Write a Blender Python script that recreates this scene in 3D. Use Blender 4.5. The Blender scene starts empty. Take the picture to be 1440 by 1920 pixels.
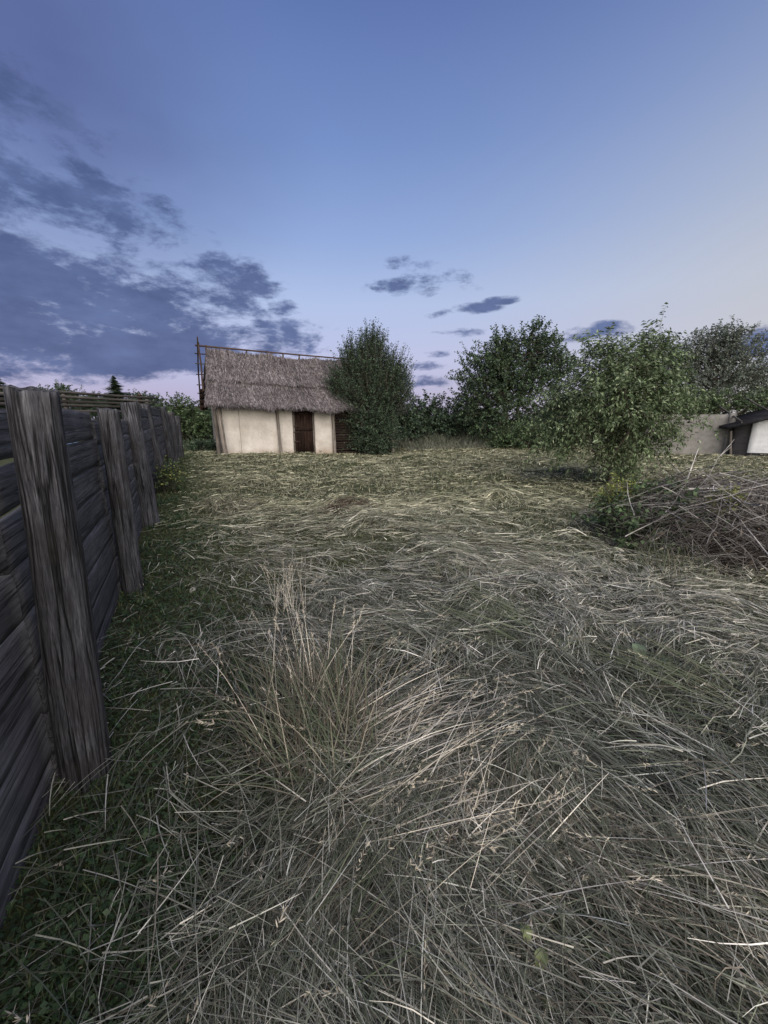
import bpy, math, random
import numpy as np
from mathutils import Vector, Matrix, noise as mnoise

rng = np.random.default_rng(7)
random.seed(7)
PI = math.pi
R = math.radians
scene = bpy.context.scene
col = scene.collection

# ---------------------------------------------------------------- camera
CAM_H, PITCH, FPX = 1.6, R(13.5), 730.0          # eye height, downward tilt, focal length for a 1440 x 1920 frame
cd = bpy.data.cameras.new('camera')
cd.sensor_fit = 'VERTICAL'
cd.sensor_height = 36.0
cd.lens = FPX / 1920 * 36.0
cd.clip_start, cd.clip_end = 0.05, 3000
cam = bpy.data.objects.new('camera', cd)
cam.location = (0, 0, CAM_H)
cam.rotation_euler = (PI / 2 - PITCH, 0, 0)
col.objects.link(cam)
scene.camera = cam

# ---------------------------------------------------------------- sky and light
SUN_EL, SUN_AZ = R(34), R(166)                     # azimuth clockwise from +Y: behind the camera
SKY_STRENGTH = 0.06
EXPOSURE = 1.0
view = scene.view_settings
view.view_transform = 'Standard'
view.look = 'None'
view.gamma = 1.0
view.use_curve_mapping = False
view.exposure = EXPOSURE
scene.cycles.max_bounces = 5
scene.cycles.diffuse_bounces = 2
scene.cycles.glossy_bounces = 1
scene.cycles.transmission_bounces = 3
scene.cycles.transparent_max_bounces = 4


def pix_dir(x, y):
    a, b = (x - 720) / FPX, (960 - y) / FPX
    return Vector((a, math.cos(PITCH) + b * math.sin(PITCH), -math.sin(PITCH) + b * math.cos(PITCH)))


def sky_angles(x, y):
    d = pix_dir(x, y).normalized()
    return math.degrees(math.atan2(d.x, d.y)), math.degrees(math.asin(d.z))


world = bpy.data.worlds.new('World')
scene.world = world
world.use_nodes = True
wt = world.node_tree
wt.nodes.clear()


class NT:
    """small helper to write node graphs as expressions"""
    def __init__(self, tree):
        self.t = tree

    def n(self, typ, **kw):
        nd = self.t.nodes.new(typ)
        for k, v in kw.items():
            setattr(nd, k, v)
        return nd

    def link(self, a, b):
        self.t.links.new(a, b)

    def put(self, sock, v):
        if isinstance(v, bpy.types.NodeSocket):
            self.link(v, sock)
        else:
            sock.default_value = v

    def m(self, op, a, b=0.0, c=None, clamp=False):
        nd = self.n('ShaderNodeMath', operation=op, use_clamp=clamp)
        self.put(nd.inputs[0], a)
        self.put(nd.inputs[1], b)
        if c is not None:
            self.put(nd.inputs[2], c)
        return nd.outputs[0]

    def mix(self, f, a, b, blend='MIX'):
        nd = self.n('ShaderNodeMix', data_type='RGBA', blend_type=blend)
        self.put(nd.inputs['Factor'], f)
        for s, v in ((nd.inputs[6], a), (nd.inputs[7], b)):
            if isinstance(v, tuple) and len(v) == 3:
                v = (*v, 1)
            self.put(s, v)
        return nd.outputs[2]

    def ramp(self, f, stops, interp='LINEAR'):
        nd = self.n('ShaderNodeValToRGB')
        cr = nd.color_ramp
        cr.interpolation = interp
        while len(cr.elements) < len(stops):
            cr.elements.new(0.5)
        for e, (p, c) in zip(cr.elements, stops):
            e.position = p
            if not isinstance(c, tuple):
                c = (c, c, c)
            e.color = (*c, 1)
        self.put(nd.inputs[0], f)
        return nd.outputs[0]

    def noise(self, vec, scale, detail=6, rough=0.55, dist=0.0):
        nd = self.n('ShaderNodeTexNoise')
        if vec is not None:
            self.link(vec, nd.inputs['Vector'])
        nd.inputs['Scale'].default_value = scale
        nd.inputs['Detail'].default_value = detail
        nd.inputs['Roughness'].default_value = rough
        nd.inputs['Distortion'].default_value = dist
        return nd.outputs['Fac']

    def mapping(self, vec, scale=(1, 1, 1), loc=(0, 0, 0)):
        nd = self.n('ShaderNodeMapping')
        self.link(vec, nd.inputs[0])
        nd.inputs['Location'].default_value = loc
        nd.inputs['Scale'].default_value = scale
        return nd.outputs[0]


w = NT(wt)
sky = w.n('ShaderNodeTexSky', sky_type='NISHITA', sun_disc=False)
sky.sun_elevation = SUN_EL
sky.sun_rotation = SUN_AZ
sky.air_density = 1.0
sky.dust_density = 0.6
sky.ozone_density = 2.5
tc = w.n('ShaderNodeTexCoord')
sep = w.n('ShaderNodeSeparateXYZ')
w.link(tc.outputs['Generated'], sep.inputs[0])
az = w.m('MULTIPLY', w.m('ARCTAN2', sep.outputs[0], sep.outputs[1]), 180 / PI)
el = w.m('MULTIPLY', w.m('ARCSINE', sep.outputs[2]), 180 / PI)
# dusk colours by height above the horizon (degrees / 90), mixed over the physical sky
K = 1.0 / SKY_STRENGTH / 2 ** EXPOSURE
dusk = w.ramp(w.m('DIVIDE', el, 90, clamp=True), [
    (0.0, (.42, .37, .58)), (.035, (.46, .40, .62)), (.085, (.54, .54, .78)), (.16, (.47, .56, .82)),
    (.24, (.30, .42, .73)), (.33, (.19, .295, .60)), (.45, (.11, .175, .43)), (1.0, (.06, .10, .29))])
# the afterglow side is paler and creamier, from the right of the view on round to the sunset
side = w.n('ShaderNodeMapRange', interpolation_type='SMOOTHSTEP')
w.link(w.m('COSINE', w.m('MULTIPLY', w.m('SUBTRACT', az, 150), PI / 180)), side.inputs[0])
side.inputs[1].default_value = -1.0
side.inputs[2].default_value = .15
low = w.n('ShaderNodeMapRange', interpolation_type='SMOOTHSTEP')
w.link(el, low.inputs[0])
low.inputs[1].default_value = 46
low.inputs[2].default_value = 4
dusk = w.mix(w.m('MULTIPLY', w.m('MULTIPLY', side.outputs[0], low.outputs[0]), 1.0, clamp=True), dusk, (.64, .61, .54))
dusk = w.mix(1.0, dusk, (K, K, K), 'MULTIPLY')
base_sky = w.mix(0.88, sky.outputs[0], dusk)
# clouds: soft ellipses in sky angles, broken up by noise
cv = w.n('ShaderNodeCombineXYZ')
w.link(az, cv.inputs[0])
w.link(w.m('MULTIPLY', el, 2.3), cv.inputs[1])
cvec = cv.outputs[0]
n1 = w.noise(cvec, 0.10, 7, 0.64, 0.15)
n2 = w.noise(cvec, 0.03, 4, 0.5, 0.1)
CLOUDS = [  # x, y, half width, half height in photograph pixels, weight
    (110, 385, 250, 90, 1.0), (-40, 290, 280, 130, 1.0), (40, 200, 150, 90, .7), (300, 450, 80, 30, .7), (60, 405, 120, 30, .8),
    (120, 555, 360, 105, 1.2), (60, 645, 440, 60, 1.3), (-200, 520, 300, 200, 1.1), (410, 640, 190, 42, 1.05), (430, 515, 95, 42, .85),
    (530, 577, 40, 16, .75), (300, 590, 150, 60, .8), (500, 610, 110, 20, .7),
    (762, 497, 52, 17, .78), (795, 533, 100, 24, .85), (890, 578, 45, 10, .75), (822, 588, 32, 10, .85),
    (942, 563, 34, 8, .8), (818, 664, 26, 8, .95), (805, 686, 70, 10, .9), (850, 624, 55, 9, .7), (820, 712, 120, 14, .8),
    (1105, 622, 75, 17, 1.0), (1470, 650, 150, 50, 1.0), (620, 655, 40, 8, .6)]
mask = None
for (x, y, rx, ry, wgt) in CLOUDS:
    a0, e0 = sky_angles(x, y)
    a1, _ = sky_angles(x + rx, y)
    _, e1 = sky_angles(x, y - ry)
    dx = w.m('DIVIDE', w.m('SUBTRACT', az, a0), max(a1 - a0, .5))
    dy = w.m('DIVIDE', w.m('SUBTRACT', el, e0), max(e1 - e0, .35))
    r2 = w.m('ADD', w.m('MULTIPLY', dx, dx), w.m('MULTIPLY', dy, dy))
    v = w.m('MULTIPLY', w.m('SUBTRACT', 1.0, w.m('MULTIPLY', r2, .5)), wgt)
    mask = v if mask is None else w.m('MAXIMUM', mask, v)
mask = w.m('MAXIMUM', mask, 0.0)
dens = w.m('ADD', w.m('MULTIPLY', mask, 0.72), w.m('MULTIPLY', w.m('SUBTRACT', n1, 0.5), 2.6))
dens = w.m('ADD', dens, w.m('MULTIPLY', w.m('SUBTRACT', n2, 0.5), .5))
dens = w.m('ADD', dens, w.m('MULTIPLY', w.m('SUBTRACT', w.noise(cvec, .42, 4, .65), 0.5), .7))
mr = w.n('ShaderNodeMapRange', interpolation_type='SMOOTHSTEP')
w.link(dens, mr.inputs[0])
mr.inputs[1].default_value = 0.24
mr.inputs[2].default_value = 0.74
gate = w.n('ShaderNodeMapRange', interpolation_type='SMOOTHSTEP')
w.link(mask, gate.inputs[0])
gate.inputs[1].default_value = 0.02
gate.inputs[2].default_value = 0.4
cloud_a = w.m('MULTIPLY', w.m('MULTIPLY', mr.outputs[0], gate.outputs[0]), .92)
shade = w.ramp(w.noise(cvec, 0.13, 4, .6), [(.3, (.060 * K, .090 * K, .215 * K)), (.7, (.115 * K, .165 * K, .345 * K))])
veil_a, veil_e = sky_angles(40, 190)
vx = w.m('DIVIDE', w.m('SUBTRACT', az, veil_a), 32)
vy = w.m('DIVIDE', w.m('SUBTRACT', el, veil_e), 19)
veil = w.m('SUBTRACT', 1.0, w.m('ADD', w.m('MULTIPLY', vx, vx), w.m('MULTIPLY', vy, vy)), clamp=True)
veil = w.m('MULTIPLY', w.m('MULTIPLY', veil, veil), w.m('MULTIPLY', n2, 1.5), clamp=True)
final = w.mix(cloud_a, w.mix(veil, base_sky, (.095 * K, .12 * K, .29 * K)), shade)
bg0 = w.n('ShaderNodeBackground')
w.link(base_sky, bg0.inputs[0])
bg0.inputs[1].default_value = SKY_STRENGTH
bg = w.n('ShaderNodeBackground')
w.link(final, bg.inputs[0])
bg.inputs[1].default_value = SKY_STRENGTH
inside = w.m('MULTIPLY', w.m('LESS_THAN', w.m('ABSOLUTE', az), 75), w.m('MULTIPLY', w.m('GREATER_THAN', el, -1), w.m('LESS_THAN', el, 42)))
ms = w.n('ShaderNodeMixShader')
w.link(inside, ms.inputs[0])
w.link(bg0.outputs[0], ms.inputs[1])
w.link(bg.outputs[0], ms.inputs[2])
wo = w.n('ShaderNodeOutputWorld')
w.link(ms.outputs[0], wo.inputs[0])

sd = bpy.data.lights.new('sun', 'SUN')
sd.energy = 2.5
sd.angle = R(75)
sd.color = (1.0, .92, .82)
sun = bpy.data.objects.new('sun', sd)
sdir = Vector((math.sin(SUN_AZ) * math.cos(SUN_EL), math.cos(SUN_AZ) * math.cos(SUN_EL), math.sin(SUN_EL)))
sun.rotation_euler = sdir.to_track_quat('Z', 'Y').to_euler()
sun.location = sdir * 40
col.objects.link(sun)


# ---------------------------------------------------------------- helpers
def tag(o, label=None, cat=None, group=None, kind=None):
    if label: o['label'] = label
    if cat: o['category'] = cat
    if group: o['group'] = group
    if kind: o['kind'] = kind
    return o


def empty(name, loc, rz=0.0):
    o = bpy.data.objects.new(name, None)
    o.location = loc
    o.rotation_euler = (0, 0, rz)
    o.empty_display_size = .2
    col.objects.link(o)
    return o


def link(name, me, mat, parent=None, loc=(0, 0, 0), rot=(0, 0, 0)):
    o = bpy.data.objects.new(name, me)
    if mat is not None and not me.materials:
        me.materials.append(mat)
    col.objects.link(o)
    o.parent = parent
    o.location = loc
    o.rotation_euler = rot
    return o


def np_mesh(name, V, F, C=None, smooth=False):
    """V (n,3), F (m,k) with k = 3 or 4, C (n,3) vertex colours"""
    V = np.ascontiguousarray(V, dtype=np.float32)
    F = np.ascontiguousarray(F, dtype=np.int32)
    k = F.shape[1]
    me = bpy.data.meshes.new(name)
    me.vertices.add(len(V))
    me.vertices.foreach_set('co', V.ravel())
    me.loops.add(F.size)
    me.loops.foreach_set('vertex_index', F.ravel())
    me.polygons.add(len(F))
    me.polygons.foreach_set('loop_start', np.arange(0, F.size, k, dtype=np.int32))
    me.polygons.foreach_set('loop_total', np.full(len(F), k, dtype=np.int32))
    if smooth:
        me.polygons.foreach_set('use_smooth', np.ones(len(F), dtype=bool))
    me.update(calc_edges=True)
    if C is not None:
        at = me.color_attributes.new('col', 'FLOAT_COLOR', 'POINT')
        c4 = np.ones((len(V), 4), dtype=np.float32)
        c4[:, :3] = C
        at.data.foreach_set('color', c4.ravel())
    return me


class Geo:
    """collects numpy pieces (quads) into one mesh"""
    def __init__(self):
        self.V, self.F, self.C, self.n = [], [], [], 0

    def add(self, V, F, C=None):
        V = np.asarray(V, float).reshape(-1, 3)
        self.V.append(V)
        self.F.append(np.asarray(F, int) + self.n)
        self.C.append(np.full((len(V), 3), .5) if C is None else np.broadcast_to(np.asarray(C, float), (len(V), 3)))
        self.n += len(V)
        return self

    def mesh(self, name, smooth=False):
        return np_mesh(name, np.concatenate(self.V), np.concatenate(self.F), np.concatenate(self.C), smooth)


def norm(a):
    return a / np.maximum(np.linalg.norm(a, axis=-1, keepdims=True), 1e-9)


def ribbons(P, W, side):
    """P (N,K,3) centre lines, W (N,K) half widths, side (N,3): V, quads"""
    N, Kk, _ = P.shape
    s = side[:, None, :] * W[..., None]
    V = np.stack([P - s, P + s], axis=2).reshape(-1, 3)
    i = (np.arange(N)[:, None] * Kk + np.arange(Kk - 1)[None, :]) * 2
    F = np.stack([i, i + 1, i + 3, i + 2], axis=-1).reshape(-1, 4)
    return V, F


def tube(pts, rad, sides=6, cap=True):
    """one tube through pts with radii rad: V, quads"""
    pts = np.asarray(pts, float)
    n = len(pts)
    rad = np.broadcast_to(np.asarray(rad, float), (n,))
    T = norm(np.gradient(pts, axis=0))
    ref = np.array([0, 0, 1.0]) if abs(T[0, 2]) < .9 else np.array([1.0, 0, 0])
    A = norm(np.cross(T, ref))
    B = np.cross(T, A)
    th = np.arange(sides) * 2 * PI / sides
    V = pts[:, None] + rad[:, None, None] * (A[:, None] * np.cos(th)[None, :, None] + B[:, None] * np.sin(th)[None, :, None])
    V = V.reshape(-1, 3)
    F = []
    for k in range(n - 1):
        for s in range(sides):
            t = (s + 1) % sides
            F.append((k * sides + s, k * sides + t, (k + 1) * sides + t, (k + 1) * sides + s))
    if cap and sides >= 4:
        for k in (0, n - 1):
            o = k * sides
            for s in range(1, sides - 2, 2):
                F.append((o, o + s, o + s + 1, o + s + 2))
            if sides % 2:
                F.append((o, o + sides - 2, o + sides - 1, o + sides - 1)) if False else None
    return V, np.array([f for f in F if f is not None])


def box(x0, x1, y0, y1, z0, z1):
    V = np.array([(x, y, z) for z in (z0, z1) for y in (y0, y1) for x in (x0, x1)], float)
    F = np.array([(0, 2, 3, 1), (4, 5, 7, 6), (0, 1, 5, 4), (2, 6, 7, 3), (0, 4, 6, 2), (1, 3, 7, 5)])
    return V, F


_tab = np.random.default_rng(3).random((256, 256))


def vn(x, y, sc=1.0, off=0.0):
    """smooth value noise 0..1"""
    x = np.asarray(x, float) * sc + 37.3 + off
    y = np.asarray(y, float) * sc + 91.7 + off * 1.7
    xi, yi = np.floor(x).astype(int), np.floor(y).astype(int)
    fx, fy = x - xi, y - yi
    fx, fy = fx * fx * (3 - 2 * fx), fy * fy * (3 - 2 * fy)
    a, b = _tab[xi % 256, yi % 256], _tab[(xi + 1) % 256, yi % 256]
    c, d = _tab[xi % 256, (yi + 1) % 256], _tab[(xi + 1) % 256, (yi + 1) % 256]
    return (a * (1 - fx) + b * fx) * (1 - fy) + (c * (1 - fx) + d * fx) * fy


def fbm(x, y, sc=1.0, off=0.0, o=3):
    s, a, t = 0, .5, 0
    for k in range(o):
        s = s + a * vn(x, y, sc * 2 ** k, off + 11 * k)
        t += a
        a *= .5
    return s / t


# heaps of raked hay: x, y, radius, height
def flat(x, y, z=0.0):
    d = pix_dir(x, y)
    t = (z - CAM_H) / d.z
    return d.x * t, d.y * t


HEAPS = []
for (px, py, rad, ht) in [
        (650, 945, .40, .15), (420, 955, .55, .14), (690, 990, .6, .10), (840, 893, .7, .13), (930, 898, .6, .12), (1060, 888, .8, .14),
        (800, 868, .8, .13), (945, 938, .55, .11), (780, 858, 1.0, .14), (560, 880, .8, .10), (880, 872, .7, .12), (460, 905, .7, .09),
        (1300, 900, .8, .13), (1380, 892, .9, .14), (1250, 885, .8, .12), (620, 870, 1.2, .1), (1000, 870, 1.0, .12), (850, 1075, .45, .09),
        (900, 1130, .35, .07), (980, 1440, .30, .07), (620, 1420, .33, .09), (1300, 1600, .4, .07), (1290, 1240, .35, .06), (1060, 1210, .3, .05)]:
    hx, hy = flat(px, py)
    HEAPS.append((hx, hy, rad, ht * (1.35 if hy > 7.5 else 1)))

FENCE = [(-0.62, -0.25), (-1.38, 1.45), (-2.38, 3.41), (-3.59, 5.78), (-5.27, 9.17), (-6.89, 12.58), (-8.0, 15.01), (-8.62, 16.6)]


def fence_dist(x, y):
    """signed distance to the fence line, positive on the meadow side"""
    x, y = np.asarray(x, float), np.asarray(y, float)
    ax, ay = FENCE[1]
    bx, by = FENCE[6]
    L = math.hypot(bx - ax, by - ay)
    return ((x - ax) * (by - ay) - (y - ay) * (bx - ax)) / L


def gh(x, y):
    """height of the ground"""
    x, y = np.asarray(x, float), np.asarray(y, float)
    r = np.hypot(x, y)
    z = (fbm(x, y, .35, 5) - .5) * .12 + (fbm(x, y, 1.3, 9) - .5) * .11 + (fbm(x, y, 3.4, 13, 2) - .5) * .05
    z = z * np.clip(r / 3, .35, 1) * np.clip((fence_dist(x, y) + .4) / 1.2, .15, 1)
    z = z - .30 * np.exp(-((x - .6) ** 2 + (y - 22) ** 2) / (2 * 3.6 ** 2))
    for hx, hy, rad, ht in HEAPS:
        d2 = ((x - hx) ** 2 + (y - hy) ** 2) / rad ** 2
        z = z + ht * np.exp(-d2 * 1.6)
    return z


def on_ground(px, py):
    d = pix_dir(px, py)
    z = 0.0
    for _ in range(6):
        t = (z - CAM_H) / d.z
        z = float(gh(d.x * t, d.y * t))
    return Vector((d.x * t, d.y * t, z))


def at(px, py, Y):
    d = pix_dir(px, py)
    t = Y / d.y
    return Vector((d.x * t, Y, CAM_H + d.z * t))


# ---------------------------------------------------------------- materials
def new_mat(name):
    m = bpy.data.materials.new(name)
    m.use_nodes = True
    t = m.node_tree
    t.nodes.clear()
    return m, NT(t)


def finish(g, color, rough=.85, bump=None, bstr=.4, bdist=.01, trans=0.0, spec=.2):
    p = g.n('ShaderNodeBsdfPrincipled')
    g.put(p.inputs['Base Color'], color if isinstance(color, bpy.types.NodeSocket) else (*color, 1))
    g.put(p.inputs['Roughness'], rough)
    p.inputs['Specular IOR Level'].default_value = spec
    if bump is not None:
        b = g.n('ShaderNodeBump')
        b.inputs['Strength'].default_value = bstr
        b.inputs['Distance'].default_value = bdist
        g.link(bump, b.inputs['Height'])
        g.link(b.outputs[0], p.inputs['Normal'])
    out = g.n('ShaderNodeOutputMaterial')
    sh = p.outputs[0]
    if trans:
        tr = g.n('ShaderNodeBsdfTranslucent')
        g.put(tr.inputs[0], color if isinstance(color, bpy.types.NodeSocket) else (*color, 1))
        mx = g.n('ShaderNodeMixShader')
        mx.inputs[0].default_value = trans
        g.link(sh, mx.inputs[1])
        g.link(tr.outputs[0], mx.inputs[2])
        sh = mx.outputs[0]
    g.link(sh, out.inputs[0])


def attr_mat(name, rough=.8, trans=0.0, spec=.15, var=.25):
    m, g = new_mat(name)
    a = g.n('ShaderNodeAttribute', attribute_name='col')
    tcn = g.n('ShaderNodeTexCoord')
    nz = g.noise(tcn.outputs['Object'], 9, 3)
    c = g.mix(1.0, a.outputs['Color'], g.ramp(nz, [(.3, 1 - var), (.7, 1 + var)]), 'MULTIPLY')
    finish(g, c, rough, trans=trans, spec=spec)
    return m


def wood_mat(name, stops, axis=2, grain=22.0, along=1.1, crack=.55, bump=.006, stain=None, rough=.85):
    """weathered wood: streaks along one local axis, dark cracks, blotches"""
    m, g = new_mat(name)
    tcn = g.n('ShaderNodeTexCoord')
    oi = g.n('ShaderNodeObjectInfo')
    va = g.n('ShaderNodeVectorMath', operation='ADD')
    g.link(tcn.outputs['Object'], va.inputs[0])
    cx = g.n('ShaderNodeCombineXYZ')
    for i in range(3):
        g.link(g.m('MULTIPLY', oi.outputs['Random'], 31.0 + 17 * i), cx.inputs[i])
    g.link(cx.outputs[0], va.inputs[1])
    vec = va.outputs[0]
    s = [grain] * 3
    s[axis] = along
    n1 = g.noise(g.mapping(vec, tuple(s)), 1.0, 8, .62, .5)
    s2 = [grain * 3.2] * 3
    s2[axis] = along * 2.2
    n2 = g.noise(g.mapping(vec, tuple(s2)), 1.0, 5, .6)
    n3 = g.noise(vec, 2.1, 4, .55)
    s5 = [grain * 7.0] * 3
    s5[axis] = along * 9
    n5 = g.noise(g.mapping(vec, tuple(s5), (1, 2, 5)), 1.0, 3, .6)
    f = g.m('ADD', g.m('MULTIPLY', n1, .38), g.m('ADD', g.m('MULTIPLY', n2, .36), g.m('MULTIPLY', n5, .26)))
    f = g.m('ADD', .5, g.m('MULTIPLY', g.m('SUBTRACT', f, .5), 1.35))
    f = g.m('ADD', f, g.m('MULTIPLY', g.m('SUBTRACT', n3, .5), .35))
    c = g.ramp(f, stops)
    s3 = [grain * .55] * 3
    s3[axis] = along * .3
    n4 = g.noise(g.mapping(vec, tuple(s3), (3, 7, 1)), 1.0, 3, .5, .2)
    ck = g.ramp(g.m('ABSOLUTE', g.m('SUBTRACT', n4, .5)), [(0, 1 - crack), (.035, 1.0)])
    s6 = [grain * 1.5] * 3
    s6[axis] = along * .55
    n6 = g.noise(g.mapping(vec, tuple(s6), (9, 4, 2)), 1.0, 4, .55, .4)
    ck2 = g.ramp(g.m('ABSOLUTE', g.m('SUBTRACT', n6, .52)), [(0, 1 - crack * .55), (.016, 1.0)])
    c = g.mix(1.0, c, ck, 'MULTIPLY')
    c = g.mix(1.0, c, ck2, 'MULTIPLY')
    tint = g.m('ADD', .8, g.m('MULTIPLY', oi.outputs['Random'], .4))
    c = g.mix(1.0, c, tint, 'MULTIPLY')
    if stain:
        c = g.mix(g.ramp(g.noise(vec, 3.3, 5, .6), [(.5, 0.0), (.72, .75)]), c, stain)
    h = g.m('ADD', g.m('MULTIPLY', f, .7), g.m('ADD', g.m('MULTIPLY', ck, .8), g.m('MULTIPLY', ck2, .6)))
    finish(g, c, rough, h, .8, bump, spec=.15)
    return m


M = {}
M['hay'] = attr_mat('hay_stalks', .7, .18, .25)
M['leaf'] = attr_mat('leaves', .58, .25, .3)
M['bark'] = wood_mat('bark', [(.3, (.05, .04, .034)), (.7, (.13, .11, .09))], grain=30, along=4)
M['twig'] = attr_mat('dead_twigs', .8, 0, .15, .35)
M['post'] = wood_mat('weathered_post', [(.26, (.014, .014, .016)), (.44, (.044, .044, .050)), (.57, (.085, .085, .094)), (.80, (.25, .25, .27))],
                     grain=34, along=2.6, crack=.85, bump=.012, stain=(.036, .030, .027))
M['plank'] = wood_mat('weathered_plank', [(.26, (.030, .030, .034)), (.46, (.068, .068, .077)), (.60, (.108, .108, .121)), (.80, (.25, .25, .27))],
                      axis=0, grain=34, along=1.9, crack=.6, bump=.005)
M['pole'] = wood_mat('grey_pole', [(.3, (.05, .045, .04)), (.7, (.17, .15, .13))], axis=2, grain=40, along=2)
M['hut_post'] = wood_mat('hut_post', [(.3, (.085, .072, .062)), (.5, (.19, .165, .145)), (.72, (.34, .305, .27))], grain=26, along=1.2, crack=.7)
M['door'] = wood_mat('dark_door', [(.3, (.011, .006, .005)), (.55, (.032, .018, .014)), (.75, (.11, .070, .055))], grain=30, along=1.2, crack=.6)
M['log'] = wood_mat('brown_log', [(.3, (.014, .010, .008)), (.55, (.040, .028, .023)), (.75, (.10, .076, .062))], axis=0, grain=26, along=1.2, crack=.6)
M['pole_dark'] = wood_mat('dark_pole', [(.3, (.03, .02, .017)), (.7, (.10, .065, .05))], axis=2, grain=40, along=2)


def plaster_mat():
    m, g = new_mat('cream_plaster')
    tcn = g.n('ShaderNodeTexCoord')
    v = tcn.outputs['Object']
    n1 = g.noise(v, 1.3, 6, .6)
    n2 = g.noise(v, 9, 6, .65)
    c = g.ramp(n1, [(.32, (.44, .405, .365)), (.55, (.56, .52, .478)), (.75, (.62, .585, .545))])
    c = g.mix(1.0, c, g.ramp(n2, [(.3, .9), (.65, 1.04)]), 'MULTIPLY')
    sepn = g.n('ShaderNodeSeparateXYZ')
    g.link(v, sepn.inputs[0])
    # splashed earth along the foot of the wall
    foot = g.m('SUBTRACT', .42, g.m('ADD', sepn.outputs[2], g.m('MULTIPLY', n1, .35)))
    c = g.mix(g.ramp(foot, [(0, 0.0), (.35, .75)]), c, (.33, .25, .19))
    st = g.noise(g.mapping(v, (2.6, 2.6, .7), (4, 1, 2)), 1.0, 6, .65)
    c = g.mix(g.ramp(st, [(.52, 0.0), (.74, .55)]), c, (.30, .25, .20))
    # hair cracks
    n4 = g.noise(g.mapping(v, (2.2, 2.2, .5)), 1.0, 4, .6, 1.0)
    ck = g.ramp(g.m('ABSOLUTE', g.m('SUBTRACT', n4, .47)), [(0, .55), (.004, 1.0)])
    c = g.mix(.6, c, ck, 'MULTIPLY')
    finish(g, c, .9, n2, .5, .01, spec=.1)
    return m


M['plaster'] = plaster_mat()


def simple_noise_mat(name, c0, c1, sc=6, rough=.9, bump=.01, detail=6):
    m, g = new_mat(name)
    tcn = g.n('ShaderNodeTexCoord')
    n = g.noise(tcn.outputs['Object'], sc, detail, .6)
    n2 = g.noise(tcn.outputs['Object'], sc * .18, 4, .6)
    f = g.m('ADD', g.m('MULTIPLY', n, .55), g.m('MULTIPLY', n2, .45))
    finish(g, g.ramp(f, [(.35, c0), (.65, c1)]), rough, n, .6, bump, spec=.15)
    return m


M['concrete'] = simple_noise_mat('grey_concrete', (.12, .115, .107), (.23, .22, .207), 5)
M['white_wall'] = simple_noise_mat('white_limewash', (.42, .43, .45), (.60, .61, .63), 5)
M['dark_shed'] = simple_noise_mat('dark_timber_and_shade', (.010, .010, .012), (.032, .031, .033), 8)
M['stone'] = simple_noise_mat('pale_stone', (.28, .26, .23), (.52, .50, .46), 14)
M['tarp_blue'] = simple_noise_mat('blue_sheet', (.16, .30, .55), (.30, .45, .68), 4, .5)
M['tarp_red'] = simple_noise_mat('red_sheet', (.30, .04, .05), (.42, .07, .08), 4, .5)
M['thatch'] = attr_mat('thatch_reed', .9, .0, .1, .35)
M['iron'] = simple_noise_mat('rusty_iron', (.02, .016, .014), (.07, .045, .035), 20, .7)
M['cut_wood'] = simple_noise_mat('sawn_end', (.38, .32, .25), (.55, .48, .38), 20)


def ground_mat():
    m, g = new_mat('meadow_soil')
    tcn = g.n('ShaderNodeTexCoord')
    v = tcn.outputs['Object']
    n1 = g.noise(v, .5, 6, .6)
    n2 = g.noise(v, 14, 8, .7)
    n3 = g.noise(v, 2.6, 6, .65)
    c = g.ramp(n3, [(.3, (.030, .032, .020)), (.5, (.065, .062, .038)), (.7, (.11, .098, .065))])
    c2 = g.ramp(n2, [(.3, (.018, .024, .011)), (.6, (.065, .065, .040)), (.8, (.13, .115, .08))])
    c = g.mix(.55, c, c2)
    c = g.mix(g.ramp(n1, [(.35, 0.0), (.65, .5)]), c, (.055, .075, .028))
    finish(g, c, .95, n2, .7, .03, spec=.05)
    return m


M['ground'] = ground_mat()

# ---------------------------------------------------------------- ground
rr = np.concatenate([[0.15], np.geomspace(.35, 40, 170), np.geomspace(46, 900, 26)])
th = np.linspace(0, 2 * PI, 361)[:-1]
X = rr[:, None] * np.sin(th)[None]
Y = rr[:, None] * np.cos(th)[None]
Z = gh(X, Y)
V = np.stack([X, Y, Z], -1).reshape(-1, 3)
nr, nt = X.shape
i, j = np.meshgrid(np.arange(nr - 1), np.arange(nt), indexing='ij')
j2 = (j + 1) % nt
F = np.stack([i * nt + j, (i + 1) * nt + j, (i + 1) * nt + j2, i * nt + j2], -1).reshape(-1, 4)
c0 = len(V)
V = np.vstack([V, [0, 0, float(gh(0, 0))]])
tri = np.array([(c0, k, (k + 1) % nt, (k + 1) % nt) for k in range(nt)])
me = bpy.data.meshes.new('ground')
me.from_pydata(V.tolist(), [], F.tolist() + [(c0, k, (k + 1) % nt) for k in range(nt)])
for p in me.polygons:
    p.use_smooth = True
tag(link('ground', me, M['ground']), kind='structure')

# ---------------------------------------------------------------- mown hay (uncountable: one object of loose stalks)
STRAW = np.array([(.455, .43, .37), (.37, .352, .31), (.29, .28, .243), (.215, .214, .178), (.155, .163, .125), (.098, .110, .077), (.135, .115, .092), (.60, .575, .52)])


def colours(n, wts):
    wts = np.asarray(wts, float)
    k = rng.choice(len(STRAW), n, p=wts / wts.sum())
    return STRAW[k] * rng.uniform(.75, 1.2, (n, 1))


def flow(x, y):
    """heading of the fallen stalks"""
    return R(50) + (fbm(x, y, .55, 21) - .5) * 7.0 + (vn(x, y, 1.6, 4) - .5) * 2.2


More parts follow.
